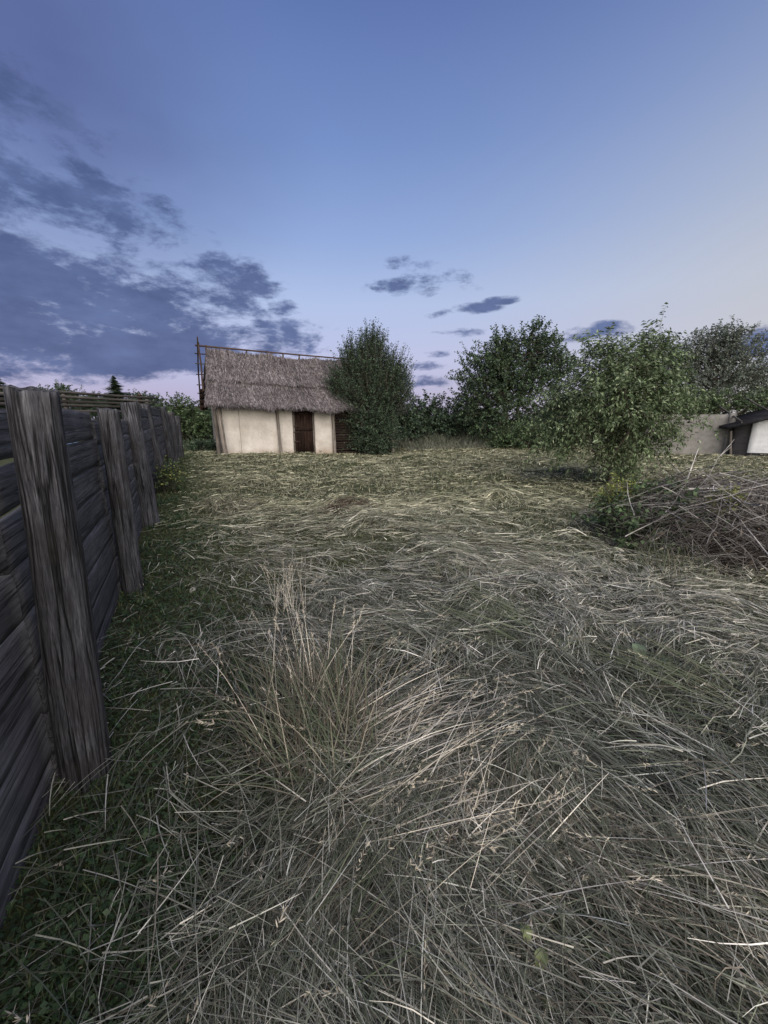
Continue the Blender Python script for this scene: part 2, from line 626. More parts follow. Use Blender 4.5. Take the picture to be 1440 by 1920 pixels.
def stalks(x, y, L, wd, K, lift=.02, arch=.05, spread=.5, wild=.25, colour=None, head=None, lift_b=None):
    n = len(x)
    th = head if head is not None else flow(x, y)
    th = th + rng.normal(0, spread, n)
    r = rng.random(n) < wild
    th = np.where(r, rng.uniform(0, 2 * PI, n), th)
    t = np.linspace(0, 1, K)
    bend = rng.normal(0, .22, n) * np.where(rng.random(n) < .14, 3.5, 1)
    ang = th[:, None] + bend[:, None] * t[None]
    step = L[:, None] / (K - 1)
    px = x[:, None] + np.concatenate([np.zeros((n, 1)), np.cumsum(np.cos(ang[:, 1:]) * step, 1)], 1)
    py = y[:, None] + np.concatenate([np.zeros((n, 1)), np.cumsum(np.sin(ang[:, 1:]) * step, 1)], 1)
    a = np.abs(rng.normal(0, arch, n))
    tilt = rng.normal(0, arch * .5, n)
    up_ = np.abs(rng.normal(0, lift, n)) if lift_b is None else lift_b + np.abs(rng.normal(0, lift * .3, n))
    # mat shade put into the colour: low stalks darker, top ones paler
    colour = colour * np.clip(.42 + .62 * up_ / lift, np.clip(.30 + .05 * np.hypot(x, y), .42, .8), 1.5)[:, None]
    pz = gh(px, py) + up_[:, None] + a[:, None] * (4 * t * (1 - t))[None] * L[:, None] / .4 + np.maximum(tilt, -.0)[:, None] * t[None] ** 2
    P = np.stack([px, py, pz], -1)
    W = wd[:, None] * (1 - .75 * t[None] ** 2)
    side = np.stack([-np.sin(th), np.cos(th), rng.normal(0, .6, n)], -1)
    V, F = ribbons(P, W, norm(side))
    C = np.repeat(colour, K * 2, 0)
    return V, F, C, P


def scatter(n, d0, d1, power, amax=R(66)):
    """points in a fan before (and beside) the camera"""
    u = rng.random(n)
    if abs(power) < 1e-6:
        d = d0 * (d1 / d0) ** u
    else:
        d = (d0 ** power + u * (d1 ** power - d0 ** power)) ** (1 / power)
    a = rng.uniform(-amax, amax, n)
    x, y = d * np.sin(a), d * np.cos(a)
    keep = (fence_dist(x, y) > -.12)
    # not inside the hut, nor under the brush heap
    hx, hy = x + 7.46, y - 17.98
    u_ = hx * math.cos(R(27)) + hy * math.sin(R(27))
    v_ = -hx * math.sin(R(27)) + hy * math.cos(R(27))
    keep &= ((x - HEAPS[0][0]) ** 2 + (y - HEAPS[0][1]) ** 2 > .34 ** 2)           # the brown heap covers its own spot
    keep &= ~((u_ > -.2) & (u_ < 9.2) & (v_ > -.25) & (v_ < 4.6))
    return x[keep], y[keep]


hay = Geo()
tips = []
for (n, d0, d1, pw, K, L0, L1, w0, wk, lift, arch) in [
        (84000, .38, 3.0, .6, 4, .04, .46, .0009, .00060, .045, .012),
        (140000, 2.6, 8.0, .5, 3, .05, .34, .0008, .00048, .042, .010),
        (200000, 7.0, 27.0, .6, 3, .06, .27, .0010, .00044, .040, .012)]:
    m = 16
    loose = int(n * .22)
    bx, by = scatter((n - loose) // m, d0, d1, pw)
    nb_ = len(bx)
    bh = flow(bx, by) + rng.normal(0, .45, nb_)
    bh = np.where(rng.random(nb_) < .16, rng.uniform(0, 2 * PI, nb_), bh)
    bl = np.abs(rng.normal(0, lift * 1.1, nb_))
    bt = rng.uniform(.62, 1.3, nb_)
    sc_ = rng.uniform(.6, 1.5, nb_) * (.8 + .03 * np.hypot(bx, by))
    al, ac = rng.normal(0, .10, (nb_, m)) * sc_[:, None], rng.normal(0, .030, (nb_, m)) * sc_[:, None]
    x = (bx[:, None] + al * np.cos(bh)[:, None] - ac * np.sin(bh)[:, None]).ravel()
    y = (by[:, None] + al * np.sin(bh)[:, None] + ac * np.cos(bh)[:, None]).ravel()
    lx, ly = scatter(loose, d0, d1, pw)
    nl = len(lx)
    x, y = np.concatenate([x, lx]), np.concatenate([y, ly])
    hd = np.concatenate([np.repeat(bh, m), flow(lx, ly) + rng.normal(0, .9, nl)])
    lf = np.concatenate([np.repeat(bl, m), np.abs(rng.normal(0, lift, nl))])
    tn = np.concatenate([np.repeat(bt, m), rng.uniform(.8, 1.15, nl)])
    fd = fence_dist(x, y)
    # thinner beside the fence and in trampled patches where green shows
    thin = np.clip((fd - .1) / 1.1, 0.10, 1) * np.clip(.35 + 1.7 * (fbm(x, y, .8, 31) - .25), .3, 1)
    keep = rng.random(len(x)) < thin
    x, y, hd, lf, tn = x[keep], y[keep], hd[keep], lf[keep], tn[keep]
    n = len(x)
    d = np.hypot(x, y)
    L = L0 + (L1 - L0) * rng.random(n) ** 1.7
    wd = (w0 + wk * d) * rng.uniform(.55, 1.3, n)
    # mown rows: drier and greener strips across the meadow
    row = fbm(x * .35 + y * .1, y * 1.1, .7, 61)
    green = (row + rng.normal(0, .05, n)) > .54
    cA = colours(n, [10, 14, 20, 22, 18, 8, 7, 4])
    cB = colours(n, [6, 8, 12, 18, 26, 20, 7, 3])
    C = np.where(green[:, None], cB, cA)
    C = C * (1 - np.clip((d - 3.5) / 4, 0, 1)[:, None] * np.array([-.16, -.16, .08]))      # the far meadow is a little yellower
    # nearest the camera: grey green hay, foreground shade painted into its colour
    near_shade = rng.random(n) < np.clip((4.2 - d) / 3.0, 0, .85)
    C = np.where(near_shade[:, None], colours(n, [3, 4, 6, 12, 24, 28, 20, 5]) * np.array([.60, .63, .62]), C)
    C = C * tn[:, None]
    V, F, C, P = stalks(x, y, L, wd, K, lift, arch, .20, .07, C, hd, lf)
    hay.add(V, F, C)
    near = (np.hypot(P[:, 0, 0], P[:, 0, 1]) < 6) & (rng.random(n) < .012)
    tips.append((P[near, -1], P[near, -1] - P[near, -2]))


def seed_heads(tip, direc, L=.075, m=14, scale=1.0):
    """feathery seed heads at the stalk ends: V, F, C"""
    n = len(tip)
    d = norm(direc)
    s = rng.random((n, m))
    base = tip[:, None] - d[:, None] * (s * L * scale)[..., None]
    off = norm(rng.normal(0, 1, (n, m, 3)))
    dr = norm(d[:, None] * .9 + off * .75)
    ln = rng.uniform(.008, .02, (n, m)) * scale
    P = np.stack([base, base + dr * (ln * .5)[..., None], base + dr * ln[..., None]], 2).reshape(-1, 3, 3)
    W = np.tile(np.array([[.0010, .0017, .0003]]) * scale, (n * m, 1))
    V, F = ribbons(P, W, norm(rng.normal(0, 1, (n * m, 3))))
    c = np.array([(.50, .45, .36)]) * rng.uniform(.7, 1.15, (n * m, 1))
    return V, F, np.repeat(c, 6, 0)


tp = np.concatenate([a for a, b in tips])
td = np.concatenate([b for a, b in tips])
hay.add(*seed_heads(tp, td, .08, 16, 1.3))
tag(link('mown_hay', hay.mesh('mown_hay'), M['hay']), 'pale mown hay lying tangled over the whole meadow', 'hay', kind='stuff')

# short green stubble and clover between the hay
gr = Geo()
x, y = scatter(170000, .38, 26, .6, R(70))
fd = fence_dist(x, y)
keep = rng.random(len(x)) < np.clip(1.3 - fd * .55, .38, 1)
x, y = x[keep], y[keep]
n = len(x)
d = np.hypot(x, y)
hgt = rng.uniform(.03, .09, n) * np.clip(.7 + d * .03, .7, 1.3)
z = gh(x, y)
ln = rng.normal(0, .6, (n, 2)) * hgt[:, None]
P = np.stack([np.stack([x, y, z], -1), np.stack([x + ln[:, 0] * .4, y + ln[:, 1] * .4, z + hgt * .6], -1), np.stack([x + ln[:, 0], y + ln[:, 1], z + hgt], -1)], 1)
W = (.0018 + .0008 * d)[:, None] * np.array([[1, .8, .1]])
V, F = ribbons(P, W, norm(np.concatenate([rng.normal(0, 1, (n, 2)), np.zeros((n, 1))], 1)))
gcol = np.array([(.045, .075, .028), (.06, .095, .035), (.085, .115, .05), (.11, .12, .06)])[rng.integers(0, 4, n)] * rng.uniform(.7, 1.2, (n, 1))
dry = np.clip((d - 3.0) / 4.0, 0, 1)[:, None] * (rng.random((n, 1)) < .95) * np.clip((fd[keep] - .3) / 1.2, 0, 1)[:, None]   # the open meadow has dried out
gcol = gcol * (1 - dry) + np.array([(.27, .262, .175)]) * rng.uniform(.75, 1.2, (n, 1)) * dry
gr.add(V, F, np.repeat(gcol, 6, 0))
# clover leaflets: small flat leaves close to the ground, thick along the fence
x, y = scatter(170000, .38, 9, .6, R(80))
fd = fence_dist(x, y)
keep = rng.random(len(x)) < np.clip(1.15 - fd * .62, .06, 1) * np.clip(.35 + 3.2 * (fbm(x, y, 1.4, 3) - .42), .06, 1)
x, y = x[keep], y[keep]
n = len(x)
z = gh(x, y) + rng.uniform(.012, .055, n)
a = rng.uniform(0, 2 * PI, n)
s = rng.uniform(.004, .012, n) * np.clip(.8 + .22 * np.hypot(x, y), 1, 2.4)
dv = np.stack([np.cos(a), np.sin(a), rng.normal(0, .35, n)], -1) * s[:, None]
sv = np.stack([-np.sin(a), np.cos(a), rng.normal(0, .35, n)], -1) * s[:, None] * .75
p0 = np.stack([x, y, z], -1)
V = np.stack([p0 - dv, p0 - sv, p0 + dv, p0 + sv], 1).reshape(-1, 3)
F = np.arange(n * 4).reshape(-1, 4)
gcol = np.array([(.035, .065, .028), (.05, .085, .035), (.07, .105, .05)])[rng.integers(0, 3, n)] * rng.uniform(.7, 1.25, (n, 1))
gr.add(V, F, np.repeat(gcol, 4, 0))
tag(link('green_stubble', gr.mesh('green_stubble'), M['leaf']), 'short dark green clover and grass stubble, thickest along the fence', 'grass', kind='stuff')


# ---------------------------------------------------------------- tufts and swathes of grass that stand out
def tuft(name, label, base, n, rad, L0, L1, lean, leanw, spread, cols, heads=.2, wd=.0022, cat='grass tuft', group=None, lie=0.0):
    """blades rising from one clump; lean = heading, leanw = how far they bend over"""
    root = empty(name, base)
    r = rad * np.sqrt(rng.random(n))
    a = rng.uniform(0, 2 * PI, n)
    x0, y0 = r * np.cos(a), r * np.sin(a)
    L = rng.uniform(L0, L1, n)
    hd = lean + rng.normal(0, spread, n)
    e0 = np.clip(rng.normal(R(78) - lie, R(10), n), R(4), R(90))
    e1 = e0 - np.abs(rng.normal(leanw, leanw * .45, n))
    K = 7
    t = np.linspace(0, 1, K)
    ee = e0[:, None] + (e1 - e0)[:, None] * t[None] ** 1.3
    st = L[:, None] / (K - 1)
    hx = np.cos(hd)[:, None] * np.cos(ee) * st
    hy = np.sin(hd)[:, None] * np.cos(ee) * st
    hz = np.sin(ee) * st
    P = np.stack([x0[:, None] + np.cumsum(hx, 1) - hx, y0[:, None] + np.cumsum(hy, 1) - hy, np.cumsum(hz, 1) - hz], -1)
    gz = gh(P[..., 0] + base[0], P[..., 1] + base[1]) - base[2]
    P[..., 2] = np.maximum(P[..., 2] + gz[:, :1], gz + .006 + .05 * rng.random((n, 1)))
    W = wd * rng.uniform(.5, 1.2, (n, 1)) * (1 - .8 * t[None] ** 2)
    V, F = ribbons(P, W, norm(np.stack([-np.sin(hd), np.cos(hd), rng.normal(0, .5, n)], -1)))
    C = np.asarray(cols)[rng.integers(0, len(cols), n)] * rng.uniform(.75, 1.2, (n, 1))
    g = Geo().add(V, F, np.repeat(C, K * 2, 0))
    tag(link('blades', g.mesh('blades'), M['hay'], root), kind='stuff')
    hsel = rng.random(n) < heads
    if hsel.any():
        g = Geo().add(*seed_heads(P[hsel, -1], P[hsel, -1] - P[hsel, -2], .10, 26, 1.15))
        tag(link('seed_heads', g.mesh('seed_heads'), M['hay'], root), kind='stuff')
    return tag(root, label, cat, group)


GREEN = [(.070, .092, .052), (.10, .122, .070), (.14, .155, .10)]
DRY = [(.20, .178, .135), (.27, .245, .19), (.13, .108, .08), (.37, .34, .28)]
PALE = [(.70, .635, .53), (.58, .53, .435), (.44, .405, .34), (.78, .73, .64)]
p = on_ground(600, 1395)
tuft('grass_tuft', 'large dry tuft of tall grass with pale seed heads, standing nearest the first fence post', p, 640, .30, .2, .70, R(128), R(55), .9, DRY[:3] + GREEN + [(.09, .072, .055), (.06, .055, .04)], .05, .0026, lie=R(26))
tuft('grass_tuft', 'few tall pale stalks with feathery heads rising out of the large dry tuft', p + Vector((-.05, .1, 0)), 24, .28, .5, .85, R(120), R(28), .7, PALE, .9, .0019, lie=R(28))
p = on_ground(620, 1320)
tuft('grass_tuft', 'green blades of uncut grass leaning left within the tall dry tuft', p, 110, .10, .25, .5, R(140), R(35), .3, GREEN + DRY[:2], .04, .0028, lie=R(40))
p = on_ground(545, 1150)
tuft('grass_tuft', 'sparse pale tuft of upright stalks behind the large dry tuft', p, 60, .2, .22, .5, R(95), R(26), .9, PALE[1:], .35, .0015, lie=R(14))
p = on_ground(845, 1090)
tuft('grass_tuft', 'small spiky pale tuft in the middle of the meadow', p, 90, .16, .15, .34, R(100), R(45), 1.2, DRY[:3] + GREEN, .05, .002, lie=R(20))
p = on_ground(640, 1460)
tuft('hay_swath', 'swath of long pale straw with seed heads, combed towards the right beside the large tuft', p, 170, .28, .4, .95, R(24), R(25), .34, PALE + PALE + DRY, .3, .0022, 'hay', lie=R(62))
p = on_ground(800, 1590)
tuft('hay_swath', 'pale fan of long straw with fluffy heads, low in the middle of the foreground', p, 330, .36, .3, .75, R(44), R(25), .40, PALE + PALE + DRY, .5, .0021, 'hay', lie=R(64))
p = on_ground(1010, 1200)
tuft('hay_swath', 'dark green lodged grass pressed flat across the middle of the meadow', p, 240, .25, .5, .95, R(150), R(14), .16, GREEN, .03, .0032, 'hay', lie=R(68))
p = on_ground(1420, 1330)
tuft('hay_swath', 'green lodged grass lying beside the broad wilted leaves', p, 260, .3, .5, .95, R(160), R(14), .22, GREEN + DRY[:1], .03, .003, 'hay', lie=R(66))
p = on_ground(1040, 1560)
tuft('hay_swath', 'long straw stalks combed towards the lower right corner of the meadow', p, 170, .2, .5, .9, R(-25), R(20), .22, PALE[1:] + DRY, .1, .0019, 'hay', lie=R(68))
p = on_ground(560, 1800)
tuft('hay_swath', 'bundle of grey green stalks lying at the very front of the meadow', p, 200, .2, .3, .6, R(40), R(20), .35, GREEN + DRY, .08, .002, 'hay', lie=R(62))
# raked heap of brown hay
p = on_ground(650, 945)
tuft('hay_heap', 'small brown heap of raked hay alone in mid meadow', p, 900, .36, .15, .42, R(90), R(60), 2.5, [(.09, .06, .042), (.14, .10, .07), (.07, .05, .038)], .0, .0035, 'hay', lie=R(45))
p = on_ground(430, 950)
tuft('hay_heap', 'loose grey heap of hay close to the far end of the fence', p, 360, .45, .25, .55, R(20), R(60), 2.0, DRY[:3], .02, .0035, 'hay', lie=R(50))


# ---------------------------------------------------------------- broad leaves and stones lying in the hay
def broad_leaf(name, label, px, py, leaves, colr):
    b = on_ground(px, py)
    root = empty(name, b)
    for (dx, dy, dz, L, wd, rz, tilt) in leaves:
        K, J = 9, 5
        V = []
        for k in range(K):
            t = k / (K - 1)
            hw = wd * math.sin(PI * min(1, t * .92 + .06)) ** .75
            for jx in range(J):
                s = jx / (J - 1) * 2 - 1
                V.append((t * L, s * hw + .004 * math.sin(t * 25) * s, .02 * math.sin(t * 3) + abs(s) * hw * .35 + .004 * math.sin(t * 31 + s * 4)))
        V = np.array(V)
        cz, sz, cy, sy = math.cos(rz), math.sin(rz), math.cos(tilt), math.sin(tilt)
        V = np.stack([V[:, 0] * cy - V[:, 2] * sy, V[:, 1], V[:, 0] * sy + V[:, 2] * cy], -1)
        V = np.stack([V[:, 0] * cz - V[:, 1] * sz + dx, V[:, 0] * sz + V[:, 1] * cz + dy, V[:, 2] + dz], -1)
        F = np.array([(k * J + q, k * J + q + 1, (k + 1) * J + q + 1, (k + 1) * J + q) for k in range(K - 1) for q in range(J - 1)])
        link('leaf', np_mesh('leaf', V, F, np.broadcast_to(np.array(colr), V.shape), True), M['leaf'], root)
    return tag(root, label, 'leaf')


broad_leaf('broad_leaves', 'cluster of broad wilted green leaves lying in the hay', 1215, 1258,
           [(0, 0, .05, .17, .045, .2, .1), (-.04, .03, .06, .15, .04, 1.2, .2), (.03, -.02, .045, .14, .04, -.5, .05), (-.05, -.02, .04, .12, .035, 2.6, .1)], (.20, .26, .16))
broad_leaf('broad_leaves', 'small yellowish green leaves poking through the hay at the very front', 1005, 1850,
           [(0, 0, .07, .05, .018, .8, .4), (-.01, .05, .08, .045, .016, 1.9, .3), (-.02, -.06, .05, .04, .014, -.4, .2)], (.16, .19, .09))


def lump(name, rad, sq=.7, seed=0, rough=.25, u=10, v=7):
    r_ = np.random.default_rng(seed)
    V = []
    for k in range(v + 1):
        ph = PI * k / v
        for q in range(u):
            tt = 2 * PI * q / u
            dv = Vector((math.sin(ph) * math.cos(tt), math.sin(ph) * math.sin(tt), math.cos(ph)))
            s = rad * (1 + rough * mnoise.noise(dv * 1.7 + Vector((seed * 3.1, 0, 0))) * 2)
            V.append((dv.x * s, dv.y * s * .85, dv.z * s * sq))
    F = [(k * u + q, (k + 1) * u + q, (k + 1) * u + (q + 1) % u, k * u + (q + 1) % u) for k in range(v) for q in range(u)]
    return np_mesh(name, np.array(V), np.array(F), None, True)


b = on_ground(362, 1112)
tag(link('stone', lump('stone', .035, .7, 1), M['stone'], None, (b.x, b.y, b.z + .03)), 'small pale stone on the grass near the second fence post', 'stone')


# ---------------------------------------------------------------- log and plank fence
fence = empty('plank_fence', (FENCE[1][0], FENCE[1][1], 0))
tag(fence, 'tall weathered fence of dark horizontal planks behind thick round posts', 'fence')
FO = Vector((FENCE[1][0], FENCE[1][1], 0))


def log_post(name, base, top, r0, r1, seed, parent, origin, mat, sides=28, rings=36, cracks=7, skirt=.25, slant=.008):
    base, top = Vector(base), Vector(top)
    ax = (top - base)
    H = ax.length
    q = ax.to_track_quat('Z', 'Y')
    r_ = np.random.default_rng(seed)
    cr = [(r_.uniform(0, 2 * PI), r_.uniform(.05, .10) * 28 / sides, r_.uniform(.06, .16), r_.uniform(-.15, .5), r_.uniform(.6, 1.2)) for _ in range(cracks)]
    V, n = [], sides
    for k in range(rings + 1):
        z = -skirt + (H + skirt) * k / rings
        for s in range(n):
            t = 2 * PI * s / n
            rad = r0 + (r1 - r0) * max(0, z) / H
            nz = mnoise.noise(Vector((math.cos(t) * 1.2, math.sin(t) * 1.2, z * .9 + seed * 5.3)))
            nz2 = mnoise.noise(Vector((math.cos(t) * 5, math.sin(t) * 5, z * 2.2 + seed * 2.3)))
            rad *= 1 + .09 * nz + .035 * nz2
            for (ct, cw, cdp, c0_, c1_) in cr:
                dt = abs((t - ct - .12 * math.sin(z * 2.1 + ct) + PI) % (2 * PI) - PI)
                zz = z / H
                if dt < cw * 2.2 and c0_ < zz < c1_:
                    rad -= r0 * cdp * max(0, 1 - dt / (cw * 1.6)) * min(1, (zz - c0_) * 6, (c1_ - zz) * 6 if c1_ < 1 else 1)
            zt = z
            if k == rings:
                zt = H + slant * math.cos(t - seed) + .012 * mnoise.noise(Vector((math.cos(t) * 2.5, math.sin(t) * 2.5, seed)))
            V.append((rad * math.cos(t), rad * math.sin(t), zt))
    F = [(k * n + s, k * n + (s + 1) % n, (k + 1) * n + (s + 1) % n, (k + 1) * n + s) for k in range(rings) for s in range(n)]
    o0 = rings * n
    V.append((0, 0, H - .01))
    me = bpy.data.meshes.new(name)
    me.from_pydata(V, [], F + [(o0 + s, o0 + (s + 1) % n, len(V) - 1) for s in range(n)])
    for pl in me.polygons[:len(F)]:
        pl.use_smooth = True
    o = link(name, me, mat, parent, base - origin)
    o.rotation_euler = q.to_euler()
    return o


POSTS = [  # base, top (world), radius at foot and head
    ((-1.37, 1.47, 0), at(60, 730, 1.47), .097, .077), ((-2.38, 3.43, 0), at(203, 767, 3.41), .088, .078),
    ((-3.60, 5.80, 0), at(242, 754, 5.80), .13, .115), ((-5.25, 9.15, 0), at(268, 758, 9.2), .14, .13),
    ((-6.88, 12.58, 0), at(303, 763, 12.58), .15, .13), ((-8.0, 15.0, 0), at(319, 773, 15.0), .15, .14), ((-8.62, 16.6, 0), at(331, 780, 16.6), .14, .13)]
for k, (b, t, r0, r1) in enumerate(POSTS):
    log_post('post', b, t, r0, r1, k + 1, fence, FO, M['post'], (84, 56, 36)[min(k, 2)], (70, 50, 40)[min(k, 2)], (14, 10, 8)[min(k, 2)])
b = (-.50, -.45, 0)
log_post('post', b, (-.46, -.45, 1.60), .12, .12, 11, fence, FO, M['post'])


def plank(length, h0, h1, thick, seed, gapL=0., gapR=0.):
    """rough sawn board, wavy edges: local x along, z up, y thickness"""
    n = 22
    V = []
    for k in range(n + 1):
        t = k / n
        x = t * length
        nz = mnoise.noise(Vector((x * 1.1, seed * 7.7, 0)))
        nb = mnoise.noise(Vector((x * 1.3, seed * 3.3, 5)))
        top = h1 + .014 * nz - gapL * max(0, 1 - t * 2.2) - gapR * max(0, 1 - (1 - t) * 2.2)
        bot = h0 + .012 * nb
        bow = .012 * mnoise.noise(Vector((x * .7, seed, 9)))
        for q in range(6):
            f = q / 5
            z = bot + (top - bot) * f
            cup = .003 * mnoise.noise(Vector((x * 2, z * 9, seed * 2.2)))
            edge = .003 if q in (0, 5) else 0
            V.append((x, bow + cup + edge, z))
        for q in range(6):
            f = q / 5
            V.append((x, bow + thick, bot + (top - bot) * f))
    F = []
    for k in range(n):
        a, b_ = k * 12, (k + 1) * 12
        for q in range(5):
            F.append((a + q, b_ + q, b_ + q + 1, a + q + 1))
            F.append((a + 6 + q, a + 7 + q, b_ + 7 + q, b_ + 6 + q))
        F.append((a + 5, b_ + 5, b_ + 11, a + 11))
        F.append((a, a + 6, b_ + 6, b_))
    for a in (0, n * 12):
        for q in range(5):
            F.append((a + q, a + q + 1, a + 7 + q, a + 6 + q))
    return np_mesh('plank', np.array(V), np.array(F), None, False)


bays = [Vector((-.50, -.45, 0))] + [Vector(b) for b, *_ in POSTS]
bay_top = [1.66] + [t.z for _, t, *_ in POSTS]
rp = random.Random(5)
for k in range(len(bays) - 1):
    A, B = bays[k], bays[k + 1]
    d = (B - A)
    L = d.length
    ang = math.atan2(d.y, d.x)
    nrm = Vector((-d.y, d.x, 0)).normalized()          # away from the meadow
    zt = min(bay_top[k], bay_top[k + 1]) - (.02 if k != 2 else .09)
    nb = 8
    hh = (zt + .06) / nb
    zz = -.06
    for q in range(nb):
        h = hh * rp.uniform(.93, 1.07) if q < nb - 1 else zt - zz
        gap = rp.uniform(.002, .006)
        gl = gr_ = 0.0
        if q >= 4 and rp.random() < .55:
            gl = rp.uniform(.01, .035)
        if q >= 4 and rp.random() < .35:
            gr_ = rp.uniform(.01, .03)
        if k == 1 and q in (5, 6):
            gl, gr_ = (.035, .0) if q == 6 else (.04, .0)
        if k == 0 and q in (4, 5, 6):
            gr_ = .022
        me = plank(L - .012, 0, h - gap, .045, k * 10 + q, gl, gr_)
        off = A - FO + nrm * (.10 + rp.uniform(-.008, .01)) + Vector((0, 0, zz)) + d.normalized() * .006
        link('plank', me, M['plank'], fence, off, (rp.uniform(-.006, .006), rp.uniform(-.005, .005), ang))
        zz += h


# ---------------------------------------------------------------- pole rails behind the fence
pr = empty('pole_rail_rack', (-6.55, 9.0, 0))
tag(pr, 'rack of thin grey horizontal poles standing behind the plank fence', 'rack')


def pole(name, a, b, r0, r1, mat, parent, seed=0, wob=.02, sides=8, K=10):
    a, b = Vector(a), Vector(b)
    H = (b - a).length
    t = np.linspace(0, 1, K)
    pts = np.stack([[wob * mnoise.noise(Vector((tt * 2.5, seed * 3.7, 1))) for tt in t], [wob * mnoise.noise(Vector((tt * 2.5, seed * 5.1, 7))) for tt in t], t * H], -1)
    V, F = tube(pts, r0 + (r1 - r0) * t, sides)
    o = link(name, np_mesh(name, V, F, None, True), mat, parent, a)
    o.rotation_euler = (b - a).to_track_quat('Z', 'Y').to_euler()
    return o


for q, zr in enumerate((2.13, 2.04, 1.955, 1.87, 1.77, 1.55)):
    pole('rail', (.04 * (q % 2), -4.2 + .3 * (q % 3), zr - .05), (.03 * (q % 2), 2.7 - .1 * (q % 3), zr + .03), .034, .026, M['pole'], pr, q)
for yq in (-3.9, -.6, 2.3):
    pole('post', (-.07, yq, -.1), (-.07, yq, 2.12), .05, .045, M['pole'], pr, yq)
pole('brace', (-.02, 1.9, 2.22), (-.35, 2.6, 1.4), .05, .045, M['pole_dark'], pr, 4)

# bundled sheeting seen through a gap of the fence
tb = empty('covered_load', (-5.5, 7.0, 0))
tag(tb, 'blue and red sheeting glimpsed through a gap between fence planks', 'tarpaulin')


def drape(name, z0, z1, rx, ry, seed, mat, bulge=.1):
    u, v = 28, 9
    V = []
    for k in range(v + 1):
        t = k / v
        for q in range(u):
            a = 2 * PI * q / u
            sq = (abs(math.cos(a)) ** 4 + abs(math.sin(a)) ** 4) ** -.25
            s = sq * (1 + .06 * mnoise.noise(Vector((math.cos(a) * 3, math.sin(a) * 3, t * 2 + seed))) + bulge * math.sin(PI * t))
            if k == v:
                s *= .05
            V.append((rx * s * math.cos(a), ry * s * math.sin(a), z0 + (z1 - z0) * min(1, t * 1.1) + .03 * math.sin(a * 3 + seed)))
    F = [(k * u + q, k * u + (q + 1) % u, (k + 1) * u + (q + 1) % u, (k + 1) * u + q) for k in range(v) for q in range(u)]
    return link(name, np_mesh(name, np.array(V), np.array(F), None, True), mat, tb)


drape('lower_sheet', -.05, .98, .42, .6, 1, M['tarp_red'])
drape('upper_sheet', .99, 1.16, .46, .64, 3, M['tarp_blue'], .03)

# ---------------------------------------------------------------- thatched hut
HA = R(27)
HO = Vector((-7.46, 17.98, 0))
hut = empty('thatched_hut', HO, HA)
tag(hut, 'cream plastered hut with a grey thatched roof and dark plank door', 'hut')
D, LEN, PLEN = 4.2, 8.9, 5.42
WZ = 2.45


def wall_panel(name, x0, x1, z0=-.4, z1=WZ, y=0.0, th=.16, mat=None, seed=0):
    nx, nz = max(4, int((x1 - x0) / .12)), 18
    V = []
    for k in range(nz + 1):
        for q in range(nx + 1):
            x = x0 + (x1 - x0) * q / nx
            z = z0 + (z1 - z0) * k / nz
            yb = y + .018 * mnoise.noise(Vector((x * 1.3, z * 1.3, seed))) + .006 * mnoise.noise(Vector((x * 6, z * 6, seed)))
            if q in (0, nx):
                yb += .012
            V.append((x, yb, z))
    F = [(k * (nx + 1) + q, k * (nx + 1) + q + 1, (k + 1) * (nx + 1) + q + 1, (k + 1) * (nx + 1) + q) for k in range(nz) for q in range(nx)]
    g = Geo().add(np.array(V), np.array(F))
    bv, bf = box(x0, x1, y + .05, y + th, z0, z1)
    g.add(bv, bf)
    return link(name, g.mesh(name), mat or M['plaster'], hut)


wall_panel('wall_panel', .06, .90, seed=1)
wall_panel('wall_panel', .915, 3.36, seed=2)
wall_panel('wall_panel', 4.47, 5.40, seed=3)
wall_panel('wall_panel', 3.36, 4.47, z0=2.06, z1=WZ, seed=4)
# gable side (clay faced, grey) and the boards closing the gable above
gw = wall_panel('gable_wall', 0, D, seed=6, mat=M['concrete'])
gw.location = (0.02, D, 0)
gw.rotation_euler = (0, 0, -PI / 2)
gv = np.array([(0.08, .0, 2.3), (0.08, D, 2.3), (0.08, D / 2, 4.4), (.16, 0, 2.3), (.16, D, 2.3), (.16, D / 2, 4.4)])
me = bpy.data.meshes.new('gable_boards')
me.from_pydata(gv.tolist(), [], [(0, 2, 1), (3, 4, 5), (0, 1, 4, 3), (1, 2, 5, 4), (2, 0, 3, 5)])
link('gable_boards', me, M['door'], hut)
bk = box(.1, LEN, D - .16, D, -.4, WZ)
link('back_wall', np_mesh('back_wall', *bk), M['plaster'], hut)
bk = box(LEN - .16, LEN, .2, D - .17, -.6, WZ)
link('end_wall', np_mesh('end_wall', *bk), M['log'], hut)
# posts in front of the wall
Z0 = Vector((0, 0, 0))
log_post('corner_post', (.16, -.34, -.05), (.0, -.06, 2.52), .105, .10, 31, hut, Z0, M['hut_post'], 14, 14, 4)
log_post('side_post', (-.06, .34, -.05), (-.07, .34, 2.52), .10, .10, 32, hut, Z0, M['hut_post'], 14, 14, 4)
log_post('post', (2.68, -.20, -.08), (2.60, -.10, 2.45), .075, .065, 33, hut, Z0, M['hut_post'], 14, 14, 4)
log_post('post', (5.46, -.12, -.2), (5.40, -.10, 2.35), .08, .075, 34, hut, Z0, M['hut_post'], 14, 14, 4)
log_post('post', (8.86, -.10, -.4), (8.86, -.08, 2.3), .09, .085, 35, hut, Z0, M['hut_post'], 14, 14, 4)
